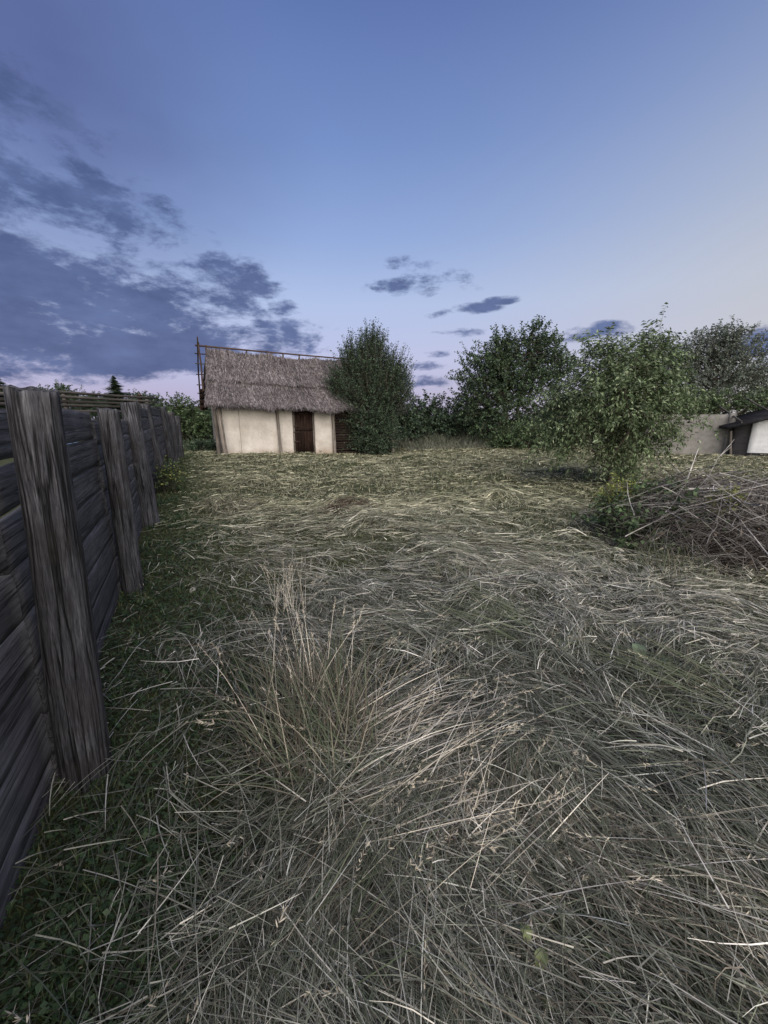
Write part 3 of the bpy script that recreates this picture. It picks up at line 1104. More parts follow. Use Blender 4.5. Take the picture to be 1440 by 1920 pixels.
# door with planks, ledges, hinges and jambs
door = empty('door', (3.36, .0, 0))
door.parent = hut
rp = random.Random(8)
xq = .115
for q in range(6):
    wq = .147
    bv = box(xq, xq + wq - .007, .0 + rp.uniform(0, .014), .045, -.12 + rp.uniform(-.01, .02), 2.04)
    link('plank', np_mesh('plank', *bv), M['door'], door)
    xq += wq
link('ledge', np_mesh('ledge', *box(.12, .99, -.035, -.002, 1.02, 1.13)), M['door'], door)
link('ledge', np_mesh('ledge', *box(.12, .99, -.03, -.002, 1.78, 1.88)), M['door'], door)
link('jamb', np_mesh('jamb', *box(.012, .095, -.03, .12, -.2, 2.05)), M['hut_post'], door)
link('jamb', np_mesh('jamb', *box(1.015, 1.098, -.03, .12, -.2, 2.05)), M['hut_post'], door)
for zq in (.45, .92, 1.2):
    link('hinge', np_mesh('hinge', *box(.03, .30, -.05, -.036, zq, zq + .05)), M['iron'], door)
# horizontal logs of the right-hand part
lr = random.Random(12)
zz = -.45
q = 0
while zz < 2.2:
    r_ = lr.uniform(.058, .075)
    zz += r_
    t = np.linspace(0, 1, 8)
    V, F = tube(np.stack([t * 3.36, .02 * np.sin(t * 5 + q), .012 * np.sin(t * 4 + q * 2)], -1), r_ * (1 - .12 * t), 10)
    link('log', np_mesh('log', V, F, None, True), M['log'], hut, (5.52, -.0, zz))
    zz += r_ * .94
    q += 1
# stones along the foot of the wall
for q, xs in enumerate((.95, 1.35, 1.6, 1.95, 2.3, 3.0, 4.7)):
    link('footing_stone', lump('footing_stone', .05 + .03 * ((q * 7) % 3) / 2, .7, q + 3), M['stone'], hut, (xs, -.10 - .05 * (q % 2), .03))

# roof: courses of thatch on both slopes
EY, EZ, RZ = -.62, 2.10, 4.68        # eave line in front of the wall, its height, top of the thatch
RB = lambda x: .09 * mnoise.noise(Vector((x * 1.6, 4.4, 2)))
SAG = lambda x: -.085 * x / 5.4 - .05 * math.sin(max(0, min(1, x / LEN)) * PI) - .04 * math.exp(-((x - 3.9) / .55) ** 2)


def roof_pt(x, t, back=False, lift=0.0):
    """t = 0 at the eave, 1 at the ridge"""
    x = x + .43 * t * math.exp(-(x + .5) / .8)
    y0, y1 = (EY, D / 2) if not back else (D - EY, D / 2)
    z = EZ + (RZ - EZ) * t + SAG(x) + RB(x) * t ** 6 + .10 * mnoise.noise(Vector((x * .9, 7.7, 1))) * (1 - t) ** 3 + .05 * mnoise.noise(Vector((x * 2.7, 2.7, 1))) * (1 - t) ** 3 - .10 * math.sin(PI * t)
    nx = -(RZ - EZ) / (y1 - y0)
    nlen = math.hypot(1, nx)
    return np.array((x, y0 + (y1 - y0) * t + lift * nx / nlen, z + lift / nlen))


X0, X1 = -.50, LEN + .45
trr = np.random.default_rng(77)


def course(name, t0, t1, lift0, lift1, nst, back=False, thick=.22, tone=1.0):
    g = Geo()
    nx, ntt = 90, 10
    V = []
    def edge(x):
        return t0 + .06 * mnoise.noise(Vector((x * 2.1, t0 * 9, 3))) + .02 * mnoise.noise(Vector((x * 6, t0 * 9, 1)))
    for k in range(ntt + 1):
        for q in range(nx + 1):
            x = X0 + (X1 - X0) * q / nx
            e = edge(x)
            t = e + (t1 - e) * k / ntt
            lf = lift0 + (lift1 - lift0) * k / ntt + (.06 * mnoise.noise(Vector((x * 2.6, t * 1.2, 6))) if t0 > .1 else 0) + .035 * mnoise.noise(Vector((x * 1.7, t * 5, 4))) + .025 * mnoise.noise(Vector((x * 5, t * 9, 8)))
            if k == 0:
                lf -= .03
            V.append(roof_pt(x, t, back, lf))
    for q in range(nx + 1):                               # underside lip
        x = X0 + (X1 - X0) * q / nx
        V.append(roof_pt(x, edge(x) + .01, back, lift0 - thick))
    for q in range(nx + 1):
        x = X0 + (X1 - X0) * q / nx
        V.append(roof_pt(x, t1, back, lift1 - thick * .6))
    n1_ = nx + 1
    F = [(k * n1_ + q, k * n1_ + q + 1, (k + 1) * n1_ + q + 1, (k + 1) * n1_ + q) for k in range(ntt) for q in range(nx)]
    lo, hi = (ntt + 1) * n1_, (ntt + 2) * n1_
    F += [(q, lo + q, lo + q + 1, q + 1) for q in range(nx)]
    F += [(lo + q, hi + q, hi + q + 1, lo + q + 1) for q in range(nx)]
    for s in (0, nx):
        for k in range(ntt):
            if k == 0:
                F.append((s, n1_ + s, hi + s, lo + s))
            else:
                F.append((k * n1_ + s, (k + 1) * n1_ + s, hi + s, hi + s))
    V = np.array(V)
    F3 = [f for f in F if len(set(f)) == 4]
    C = np.tile(np.array([(.07, .06, .057)]), (len(V), 1))
    g.add(V, np.array(F3), C)
    # reeds
    xs = trr.uniform(X0, X1, nst)
    ts = t0 + (t1 - t0) * trr.random(nst) ** 1.15
    ne = nst // 4
    ts[:ne] = [edge(x) + trr.uniform(.0, .05) for x in xs[:ne]]        # ragged lower edge
    sl = math.hypot(RZ - EZ, D / 2 - EY)
    P = np.zeros((nst, 3, 3))
    for i_ in range(nst):
        x, t = xs[i_], ts[i_]
        L = trr.uniform(.12, .42) / sl
        kf = (t - t0) / (t1 - t0)
        lf = lift0 + (lift1 - lift0) * kf + (.06 * mnoise.noise(Vector((x * 2.6, t * 1.2, 6))) if t0 > .1 else 0) + .035 * mnoise.noise(Vector((x * 1.7, t * 5, 4))) + .025 * mnoise.noise(Vector((x * 5, t * 9, 8)))
        dx = trr.normal(0, .045) + .05 * mnoise.noise(Vector((x * 1.5, t * 3, 2)))
        e = trr.uniform(-.005, .035)
        if i_ < ne:
            e += trr.uniform(-thick * .75, .02)
            L *= trr.uniform(.6, 1.5)
        P[i_, 0] = roof_pt(x, t + L * .5, back, lf - .01)
        P[i_, 1] = roof_pt(x + dx * .5, t, back, lf + e * .7 + .006)
        P[i_, 2] = roof_pt(x + dx, max(t - L * .5, t0 - .075), back, lf + e)
    W = trr.uniform(.004, .012, (nst, 1)) * np.array([[1, 1, .5]])
    V, F = ribbons(P, W, norm(np.stack([np.ones(nst), trr.normal(0, .5, nst), trr.normal(0, .5, nst)], -1)))
    base = np.array([(.25, .218, .212), (.18, .157, .153), (.34, .30, .29), (.125, .106, .102), (.22, .18, .165), (.09, .078, .076)])
    cc = base[trr.integers(0, 6, nst)] * trr.uniform(.5, 1.15, (nst, 1)) * tone * np.array([.80, .82, .88])
    # older, browner patches
    br = np.array([mnoise.noise(Vector((x * .9, t * 4, 12))) + .8 * mnoise.noise(Vector((x * 4.5, t * 2.2, 5))) for x, t in zip(xs, ts)])
    cc *= (1 + .42 * br)[:, None]
    g.add(V, F, np.repeat(cc, 6, 0))
    return tag(link(name, g.mesh(name), M['thatch'], hut), kind='stuff')


course('thatch_course', .0, .56, .15, .13, 26000)
course('thatch_course', .45, .80, .215, .17, 15000, tone=1.05)
course('thatch_course', .74, 1.0, .20, .16, 11000, tone=1.0)
course('back_thatch', .30, 1.0, .15, .15, 6000, back=True, tone=.8)
# ridge pole on short stubs, crossed gable rafters and battens
pole('ridge_pole', (-.52, D / 2, 4.93), (LEN + .5, D / 2, 4.78), .042, .034, M['pole_dark'], hut, 3, .05, 8, 16)
for q, xs in enumerate((-.08, .85, 1.75, 2.75, 3.55, 4.4, 5.3, 6.6, 7.8)):
    zr = 4.93 - .15 * (xs + .78) / 9.7
    pole('ridge_stub', (xs, D / 2, 4.4), (xs + .03, D / 2 - .01, zr + (.07 if q in (0, 3) else -.03)), .045, .04, M['pole_dark'], hut, q, .01, 7, 4)
    pole('ridge_stub', (xs + .07, D / 2 - .32, 4.42), (xs + .02, D / 2 + .05, zr + .02), .028, .024, M['pole_dark'], hut, q + 20, .01, 6, 4) if q in (0, 3) else None
pole('gable_rafter', (-.46, D - EY + .2, 2.05), (-.40, D / 2 - .22, 5.28), .04, .032, M['pole_dark'], hut, 41, .04)
pole('gable_rafter', (-.34, D / 2 + .18, 5.12), (-.46, -.05, 2.75), .035, .04, M['pole_dark'], hut, 42, .04)
for q, t in enumerate((.05, .16, .28, .42, .58, .74, .88)):
    y = (D + .68) + (D / 2 - D - .68) * t
    z = 2.05 + (4.95 - 2.05) * t
    pole('batten', (-.56, y, z + .03), (.5, y, z + .01), .026, .026, M['pole'] if q % 2 else M['pole_dark'], hut, 50 + q, .02, 6, 5)
for q, (t0, t1) in enumerate(((.03, .11), (.12, .20), (.21, .29), (.30, .38))):
    y0, y1 = (D + .6) - 2.6 * t0, (D + .6) - 2.6 * t1
    z0, z1 = 2.0 + 2.9 * t0, 2.0 + 2.9 * t1
    V = np.array([(-.44, y0, z0), (-.1, y0, z0), (-.1, y1, z1), (-.44, y1, z1), (-.44, y0 - .03, z0 - .03), (-.1, y0 - .03, z0 - .03), (-.1, y1 - .03, z1 - .03), (-.44, y1 - .03, z1 - .03)])
    F = np.array([(0, 1, 2, 3), (4, 7, 6, 5), (0, 4, 5, 1), (2, 6, 7, 3), (1, 5, 6, 2), (0, 3, 7, 4)])
    link('roof_board', np_mesh('roof_board', V, F), M['door'], hut)


# ---------------------------------------------------------------- trees and shrubs
def plant(name, label, base, lobes, nshoot, leaf, lw, cols, per=14, slen=(.25, .6), up=.5, droop=.2, rand=.6, trunk=.08, stems=1, nbranch=60,
          twigs=0, cat='tree', group=None, seed=1, core=.5, ragged=.32, bark=None, trunk_h=None, parts=('trunk', 'crown')):
    """lobes: (x, y, z, rx, ry, rz) ellipsoids of the crown relative to the foot"""
    if cat == 'tree':
        leaf, lw, per = leaf * .86, lw * .86, int(per * 1.35)      # fine leaves on the trees
    r_ = np.random.default_rng(seed)
    root = empty(name, base)
    lb = np.array(lobes, float)
    wv = (lb[:, 3] * lb[:, 4] * lb[:, 5]) ** (.72)
    k = r_.choice(len(lb), nshoot, p=wv / wv.sum())
    d = norm(r_.normal(0, 1, (nshoot, 3)))
    rad = r_.random(nshoot) ** core
    # uneven outline: direction dependent swelling
    sw = np.array([1 + ragged * mnoise.noise(Vector(tuple(v * 2.2)) + Vector((seed * 3.3 + kk * 1.7, 0, 0))) for v, kk in zip(d, k)])
    P0 = lb[k, :3] + d * lb[k, 3:] * (rad * sw)[:, None]
    P0[:, 2] = np.maximum(P0[:, 2], .06)
    ctr = np.average(lb[:, :3], axis=0, weights=wv)
    outw = norm(P0 - ctr * np.array([1, 1, .8]))
    sd_ = norm(outw * .9 + np.array([0, 0, 1]) * up + r_.normal(0, rand, (nshoot, 3)))
    SL = r_.uniform(slen[0], slen[1], nshoot)
    N = nshoot * per
    s = (np.arange(per)[None] + r_.random((nshoot, per))) / per
    sag = -(s ** 2) * (SL * droop)[:, None]
    pos = P0[:, None] + sd_[:, None] * (s * SL[:, None])[..., None]
    pos[..., 2] += sag
    pos += r_.normal(0, leaf * .25, pos.shape)
    pd = norm(np.cross(np.broadcast_to(sd_[:, None], pos.shape), norm(r_.normal(0, 1, pos.shape))))
    ld = norm(sd_[:, None] * .55 + pd * .9 + np.array([0, 0, -droop]) * 1.2)
    pos, ld = pos.reshape(-1, 3), ld.reshape(-1, 3)
    pos[:, 2] = np.maximum(pos[:, 2], .04)
    sdv = norm(np.cross(ld, norm(r_.normal(0, .6, (N, 3)) + np.array([0, 0, 1]))))
    nv = np.cross(sdv, ld)
    ll = leaf * r_.uniform(.6, 1.2, (N, 1))
    ww = lw * r_.uniform(.7, 1.2, (N, 1))
    mid = pos + ld * ll * .45 + nv * ll * .06
    tipv = pos + ld * ll - nv * ll * .10
    V = np.stack([pos, mid - sdv * ww + nv * ww * .25, tipv, mid + sdv * ww + nv * ww * .25], 1).reshape(-1, 3)
    F = np.arange(N * 4).reshape(-1, 4)
    ca = np.asarray(cols)
    tone = np.repeat(r_.uniform(.7, 1.25, nshoot), per)
    C = ca[r_.integers(0, len(ca), N)] * (r_.uniform(.8, 1.2, N) * tone)[:, None] * np.array([1.42, 1.36, 1.5])
    g = Geo().add(V, F, np.repeat(C, 4, 0))
    tag(link(parts[1], g.mesh(parts[1]), M['leaf'], root), kind='stuff')
    # trunk, limbs, twigs
    g = Geo()
    top = trunk_h or float((lb[:, 2] + lb[:, 5] * .6).max())
    for q in range(stems):
        a = 2 * PI * q / max(1, stems) + seed
        sp = (.0 if stems == 1 else .16 * top)
        t = np.linspace(0, 1, 10)
        wob = np.array([[mnoise.noise(Vector((tt * 3, q * 3.1 + seed, 0))), mnoise.noise(Vector((tt * 3, q * 2.1 + seed, 5)))] for tt in t]) * .06 * top
        wob -= wob[0]
        pts = np.stack([ctr[0] * t ** 1.5 + sp * t * math.cos(a) + wob[:, 0] + .03 * stems * math.cos(a), ctr[1] * t ** 1.5 + sp * t * math.sin(a) + wob[:, 1] + .03 * stems * math.sin(a), t * top * (1 if q == 0 else .85) - .08], -1)
        rad_ = trunk * (1 - .8 * t) * (1.25 - .25 * min(1, q)) + trunk * .45 * np.exp(-t * 22)
        V, F = tube(pts, rad_, 9)
        g.add(V, F)
        if q == 0:
            spine = pts
    for q in r_.choice(nshoot, min(nbranch, nshoot), replace=False):
        e = P0[q] + sd_[q] * SL[q] * .4
        h = np.clip((e[2] - .3 * np.linalg.norm(e[:2] - ctr[:2])) / top, .12, .9)
        i_ = h * 9
        b0 = spine[int(i_)] * (1 - i_ % 1) + spine[min(9, int(i_) + 1)] * (i_ % 1)
        t = np.linspace(0, 1, 6)[:, None]
        bow = norm((e - b0)[None])[0]
        pts = b0 + (e - b0) * t + np.array([0, 0, 1]) * (np.sin(PI * t) * .10 * np.linalg.norm(e - b0)) + r_.normal(0, .02, (6, 3)) * t
        V, F = tube(pts, trunk * .32 * (1 - .8 * t[:, 0]), 5, False)
        g.add(V, F)
    if twigs:
        P = np.stack([P0 - sd_ * .15, P0 + sd_ * (SL * .5)[:, None], P0 + sd_ * SL[:, None]], 1)
        P[:, 1, 2] -= (SL * droop) * .25
        P[:, 2, 2] -= SL * droop
        V, F = ribbons(P, np.tile(np.array([[twigs, twigs * .8, twigs * .3]]), (nshoot, 1)), norm(r_.normal(0, 1, (nshoot, 3))))
        g.add(V, F)
    link(parts[0], g.mesh(parts[0], True), bark or M['bark'], root)
    return tag(root, label, cat, group)


DARK = [tuple(1.35 * q for q in c) for c in [(.030, .050, .028), (.040, .064, .034), (.052, .076, .042), (.024, .040, .026)]]
MIDG = [(.045, .075, .030), (.062, .098, .040), (.082, .118, .052), (.036, .060, .026)]
FRESH = [(.105, .15, .068), (.145, .195, .095), (.19, .24, .135), (.085, .122, .058)]
YEL = [(.16, .19, .05), (.20, .22, .06), (.13, .16, .045)]

# dark bushy tree before the log end of the hut
b = on_ground(690, 852)
plant('plum_tree', 'dark dense upright tree standing before the right end of the hut', b,
      [(.25, 0, 1.6, 1.2, 1.1, 1.5), (0.0, 0, 3.0, 1.8, 1.4, 1.4), (.15, 0, 4.2, 1.35, 1.2, 1.3), (.25, 0, 5.2, .6, .6, .8), (-.75, 0, 4.6, .6, .6, .8), (1.25, 0, 3.7, .8, .7, 1.0), (-1.25, 0, 3.2, .7, .7, 1.0), (.15, -.2, .6, .85, .8, .6), (.5, 0, 1.0, .9, .9, .9), (1.7, 0, 3.0, .5, .5, .9)],
      4300, .10, .032, DARK, 13, (.35, 1.0), 1.0, .05, .30, .08, 5, 90, .007, seed=4, core=.5, ragged=.45, trunk_h=3.2)
# big tree behind the meadow
b = on_ground(955, 836)
plant('walnut_tree', 'broad dark tree at the back of the meadow with a ragged bushy crown', b,
      [(0, 0, 1.6, 3.2, 2.4, 1.8), (-.6, 0, 3.6, 2.9, 2.2, 1.8), (-1.6, 0, 4.6, 1.6, 1.4, 1.4), (.9, 0, 4.5, 2.2, 1.8, 1.8), (1.2, 0, 5.9, 1.3, 1.2, 1.2), (-.6, 0, 5.5, 1.3, 1.2, 1.2), (2.6, 0, 4.4, 1.4, 1.2, 1.2), (-2.1, 0, 2.6, 1.5, 1.3, 1.3)],
      2100, .17, .06, DARK + MIDG[:2], 14, (.4, .9), .6, .15, .5, .16, 2, 90, .010, seed=9, core=.45)
# fruit tree on the right
b = on_ground(1145, 906)
plant('peach_tree', 'bright green fruit tree with drooping narrow leaves, nearest tree in the meadow', b,
      [(-.1, 0, 1.85, 1.55, 1.4, .9), (-.95, 0, 1.75, 1.0, 1.0, .7), (.65, 0, 1.75, .8, .9, .7), (-.1, 0, 2.5, 1.25, 1.1, .75), (.5, .1, 2.5, .75, .8, .75), (.55, .1, 3.1, .34, .34, .6), (0.1, 0, .62, .42, .4, .52), (.1, 0, 1.0, .7, .6, .45), (-1.25, 0, 1.15, .6, .6, .4), (.75, 0, 1.1, .45, .5, .4), (-.5, 0, 2.9, .6, .6, .5)],
      1600, .125, .021, FRESH + FRESH + MIDG, 15, (.3, .7), .25, .40, .5, .055, 2, 80, .005, seed=14, core=.5)
# tree behind the peach tree on the right
b = on_ground(1312, 838)
plant('acacia_tree', 'grey green spreading tree rising behind the concrete wall', b,
      [(0, 0, 3.3, 2.6, 2.0, 1.6), (-1.4, 0, 4.4, 1.7, 1.5, 1.3), (1.0, 0, 4.7, 1.8, 1.5, 1.4), (2.2, 0, 3.5, 1.4, 1.3, 1.2), (0, 0, 5.4, 1.4, 1.2, .9)],
      1500, .14, .045, [(.105, .13, .095), (.13, .155, .115), (.09, .112, .082)], 13, (.4, .9), .6, .2, .5, .13, 1, 70, .010, seed=21, core=.5)
b = on_ground(1450, 838)
plant('small_tree', 'thin pale tree at the edge of the frame beside the white shed', b,
      [(0, 0, 2.6, 1.3, 1.2, 1.3), (.7, 0, 3.4, 1.2, 1.1, 1.0), (-.2, -1.5, 2.2, .9, 1.0, .7)],
      380, .14, .045, [(.075, .10, .062), (.095, .12, .075)], 12, (.4, .9), .6, .2, .6, .08, 1, 50, .010, seed=26, core=.5)
# hedge bushes
for q, (px, py, Yd, sx, sz, lab, cl, sd_) in enumerate([
        (800, 826, 27, 2.6, 2.5, 'rounded dark bush behind the hut tree, left of the broad tree', DARK, 31),
        (872, 826, 29, 2.4, 2.0, 'low bush filling the gap just left of the broad dark tree', DARK + MIDG[:1], 32),
        (745, 828, 26, 2.0, 2.0, 'bush half hidden behind the dark tree by the hut', DARK, 33),
        (1060, 832, 24, 2.3, 2.3, 'bush between the broad dark tree and the fruit tree', DARK + MIDG[:1], 34),
        (1200, 832, 24, 2.4, 2.4, 'bush hidden behind the bright green fruit tree', MIDG, 35),
        (345, 815, 30, 2.4, 2.4, 'rounded green bush between fence end and hut', MIDG, 36),
        (300, 812, 33, 2.2, 2.0, 'bush showing just above the far end of the fence', MIDG, 37),
        (385, 812, 33, 2.4, 2.2, 'dark bush directly behind the left gable of the hut', DARK, 38)]):
    g0 = at(px, py, Yd)
    bb = (g0.x, Yd, float(gh(g0.x, Yd)))
    plant('hedge_bush', lab, bb, [(0, 0, sz * .45, sx, sx * .7, sz * .5), (-.5 * sx, 0, sz * .55, sx * .55, sx * .5, sz * .45), (.45 * sx, 0, sz * .6, sx * .6, sx * .5, sz * .45), (.1, 0, sz * .95, sx * .5, sx * .4, sz * .3)],
          620, .17, .065, cl, 14, (.3, .8), .6, .15, .6, .06, 3, 30, .008, 'bush', 'bushes round the meadow', sd_, .4, parts=('stems', 'foliage'))
b = on_ground(985, 842)
plant('hedge_bush', 'lighter green undergrowth bush at the foot of the broad dark tree', b, [(0, 0, .6, 1.6, .9, .7), (-1.2, 0, .5, .8, .6, .5), (1.1, .1, .7, 1.0, .7, .7)],
      420, .14, .05, MIDG, 13, (.3, .6), .5, .2, .6, .03, 3, 20, .007, 'bush', 'bushes round the meadow', 43, .5, parts=('stems', 'foliage'))
b = at(1300, 790, 19.3)
plant('hedge_bush', 'flat topped green creeper bush spreading over the top of the concrete wall', (b.x, 19.6, 0), [(-1.2, 0, 1.9, 2.0, .8, .8), (1.2, 0, 2.1, 2.0, .8, .75), (3.0, -.6, 2.1, 1.6, .9, .65), (4.6, -1.2, 2.1, 1.5, .9, .7)],
      1150, .12, .042, FRESH[:2] + MIDG, 13, (.3, .6), .4, .3, .5, .05, 3, 30, .007, 'bush', 'bushes round the meadow', 45, .45, parts=('stems', 'foliage'))


# conifers and far trees over the fence
def spruce(label, px, py_top, Y, width, seed):
    r_ = np.random.default_rng(seed)
    top = at(px, py_top, Y)
    H = top.z
    root = empty('spruce_tree', (top.x, Y, 0))
    g = Geo()
    V, F = tube(np.stack([np.zeros(6), np.zeros(6), np.linspace(-.1, H, 6)], -1), np.linspace(.16, .02, 6), 7)
    link('trunk', np_mesh('trunk', V, F, None, True), M['bark'], root)
    n = 1300
    zf = r_.random(n) ** .8
    a = r_.uniform(0, 2 * PI, n)
    tier = .62 + .45 * np.maximum(0, np.sin(zf * 46 + a)) 
    L = width * .5 * (1 - zf) * tier * r_.uniform(.5, 1.1, n) + .12
    z0 = H * (.12 + .88 * zf)
    K = 4
    t = np.linspace(0, 1, K)
    P = np.stack([np.cos(a)[:, None] * L[:, None] * t, np.sin(a)[:, None] * L[:, None] * t, z0[:, None] - L[:, None] * (.55 * t - .45 * t ** 2)], -1)
    W = (.03 + .035 * L)[:, None] * np.array([[.6, 1, .8, .15]])
    V, F = ribbons(P, W, norm(np.stack([-np.sin(a), np.cos(a), r_.normal(0, .5, n)], -1)))
    c = np.array(DARK)[r_.integers(0, 4, n)] * r_.uniform(.7, 1.2, (n, 1))
    tag(link('needles', Geo().add(V, F, np.repeat(c, 8, 0)).mesh('needles'), M['leaf'], root), kind='stuff')
    return tag(root, label, 'tree', 'trees beyond the fence')


spruce('pointed spruce rising over the pole rack behind the fence', 212, 704, 42, 9.5, 51)
spruce('spruce tip showing at the left edge above the fence', -8, 703, 36, 11, 52)
for (px, pt, Yd, sx, lab, sd_) in [(108, 722, 45, 2.6, 'small round tree far behind the nearest fence post', 55), (170, 738, 46, 2.2, 'low far tree between round tree and spruce', 56),
                                   (262, 738, 44, 2.4, 'low far tree just right of the spruce', 57)]:
    tpz = at(px, pt, Yd)
    h = tpz.z
    plant('distant_tree', lab, (tpz.x, Yd, 0), [(0, 0, h * .6, sx, sx * .8, h * .34), (.5, 0, h * .78, sx * .6, sx * .6, h * .2)], 300, .25, .09, DARK + MIDG[:1], 12, (.4, .9), .6, .1, .6, .12, 1, 30, .015,
          'tree', 'trees beyond the fence', sd_, .5)

# weeds: by the fence, at its far end and beyond the meadow
b = on_ground(318, 925)
plant('weed', 'leafy weed with a yellow top growing against the fence posts', b, [(0, 0, .35, .28, .25, .35), (.12, 0, .6, .12, .12, .15), (-.1, .3, .3, .25, .3, .3)], 130, .055, .02, MIDG + [(.20, .22, .06)], 9, (.1, .25), .8, .2, .6, .008, 4, 20, .003,
      'weed', 'weeds along the fence', 61, .6, parts=('stems', 'foliage'))
b = on_ground(372, 846)
plant('weed', 'dark low weeds in the gap between fence end and hut', b, [(0, 0, .25, .9, .5, .28), (.6, .3, .2, .6, .5, .22)], 220, .10, .035, DARK, 10, (.15, .35), .7, .2, .7, .012, 4, 20, .004,
      'weed', 'weeds along the fence', 62, .6, parts=('stems', 'foliage'))
tg = Geo()
n = 9000
xx = rng.uniform(-1.5, 9.5, n)
yy = rng.uniform(22.8, 26.5, n)
keep = ~((xx < 1.4) & (yy < 24.2))
xx, yy = xx[keep], yy[keep]
n = len(xx)
hgt = rng.uniform(.15, 1.0, n) ** 1.3 * np.clip((yy - 22.3) / 3.0, .2, 1) * (.35 + 1.1 * fbm(xx, yy, .8, 3))
z = gh(xx, yy)
ln = rng.normal(0, .6, (n, 2)) * hgt[:, None]
P = np.stack([np.stack([xx, yy, z], -1), np.stack([xx + ln[:, 0] * .4, yy + ln[:, 1] * .4, z + hgt * .6], -1), np.stack([xx + ln[:, 0], yy + ln[:, 1], z + hgt], -1)], 1)
V, F = ribbons(P, np.tile(np.array([[.010, .012, .004]]), (n, 1)), norm(np.concatenate([rng.normal(0, 1, (n, 2)), np.zeros((n, 1))], 1)))
c = np.array([(.14, .155, .115), (.20, .205, .165), (.10, .12, .08), (.17, .16, .13)])[rng.integers(0, 4, n)] * rng.uniform(.75, 1.2, (n, 1))
tg.add(V, F, np.repeat(c, 6, 0))
tag(link('uncut_grass', tg.mesh('uncut_grass'), M['hay']), 'strip of grey uncut grass at the far edge of the meadow', 'grass', kind='stuff')

# ---------------------------------------------------------------- concrete wall and low shed on the right
cw = empty('concrete_wall', (13.3, 18.0, 0))
tag(cw, 'plain grey concrete wall with an end pier beside the white shed', 'wall')
a0, a1 = at(1205, 852, 18.2), at(1352, 855, 17.4)
wz = at(1352, 777, 17.4).z


def wall_block(name, A, B, z0, z1, th, mat, parent, origin, seed=0, zt1=None):
    A, B = Vector((A.x, A.y, 0)), Vector((B.x, B.y, 0))
    d = B - A
    L = d.length
    nx, nz = max(3, int(L / .2)), 10
    zt1 = z1 if zt1 is None else zt1
    V = []
    for yb in (0, th):
        for k in range(nz + 1):
            for q in range(nx + 1):
                x = L * q / nx
                zt = z1 + (zt1 - z1) * q / nx + .015 * mnoise.noise(Vector((x * 3, seed, 1)))
                V.append((x, yb + .012 * mnoise.noise(Vector((x * 2, k * .6, seed + yb * 9))), z0 + (zt - z0) * k / nz))
    n1_ = nx + 1
    o = (nz + 1) * n1_
    F = []
    for k in range(nz):
        for q in range(nx):
            a = k * n1_ + q
            F.append((a, a + 1, a + n1_ + 1, a + n1_))
            F.append((o + a, o + a + n1_, o + a + n1_ + 1, o + a + 1))
        for q in (0, nx):
            a = k * n1_ + q
            F.append((a, a + n1_, o + a + n1_, o + a))
    for q in range(nx):
        a = nz * n1_ + q
        F.append((a, a + 1, o + a + 1, o + a))
    return link(name, np_mesh(name, np.array(V), np.array(F)), mat, parent, A - Vector(origin), (0, 0, math.atan2(d.y, d.x)))


co = Vector((13.3, 18.0, 0))
wall_block('wall_face', a0, a1, -.2, wz, .2, M['concrete'], cw, co, 1)
p0, p1 = at(1353, 855, 17.36), at(1366, 855, 17.25)
wall_block('end_pier', p0, p1, -.2, wz + .06, .3, M['concrete'], cw, co, 2)

so = at(1400, 860, 16.6)
so = Vector((so.x, 16.6, 0))
shed = empty('low_shed', so)
tag(shed, 'low dark shed with a whitewashed wall panel and sloping roof', 'shed')
q0, q1, q2 = at(1366, 858, 17.0), at(1397, 858, 16.9), at(1560, 860, 16.0)
zE = at(1397, 790, 16.9).z
wall_block('interior_shade', q0, q1, -.2, at(1366, 796, 17.0).z, .12, M['dark_shed'], shed, so, 4, zE + .1)  # near-black sheet standing for the shade of the shed interior
wall_block('plinth', q1, q2, -.2, at(1397, 849, 16.9).z, .16, M['dark_shed'], shed, so, 5)
wp = wall_block('white_panel', q1 + Vector((.02, -.03, 0)), q2 + Vector((0, -.03, 0)), at(1397, 849, 16.9).z + .004, zE, .14, M['white_wall'], shed, so, 6, zE + .5)
# sloping roof edge
ra, rb = at(1364, 800, 16.8), at(1440, 775, 16.3)
rb2 = at(1570, 750, 15.8)
for nm, A_, B_, off in (('roof_beam', ra, rb2, 0.0),):
    V, F = box(0, (B_ - A_).length, -.15, 2.4, -.10, .02)
    o = link(nm, np_mesh(nm, V, F), M['dark_shed'], shed, A_ - so)
    dd = (B_ - A_).normalized()
    yv = Vector((.25, .97, 0)).normalized()
    zv = dd.cross(yv).normalized()
    yv = zv.cross(dd)
    o.rotation_euler = Matrix((dd, yv, zv)).transposed().to_euler()
for q in range(3):
    A_ = ra.lerp(rb2, .12 + .3 * q) - so
    pole('roof_pole', A_ + Vector((0, -.1, .06)), A_ + Vector((.6, 1.9, .75)), .04, .035, M['pole'], shed, q + 90, .03)
pole('door_post', at(1370, 858, 16.9) - so - Vector((0, 0, .1)), at(1370, 808, 16.9) - so, .05, .045, M['pole'], shed, 97, .02)

# ---------------------------------------------------------------- brush heap
BP = Vector((4.45, 4.9, 0))
pile = empty('brush_heap', BP)
tag(pile, 'large heap of dead grey branches and twigs at the right edge', 'brush heap')
br_ = np.random.default_rng(101)
RX, RY, RH = 1.5, 1.32, .77


def heap_z(x, y):
    return RH * np.sqrt(np.clip(1 - (x / RX) ** 2 - (y / RY) ** 2, 0, 1)) ** .8


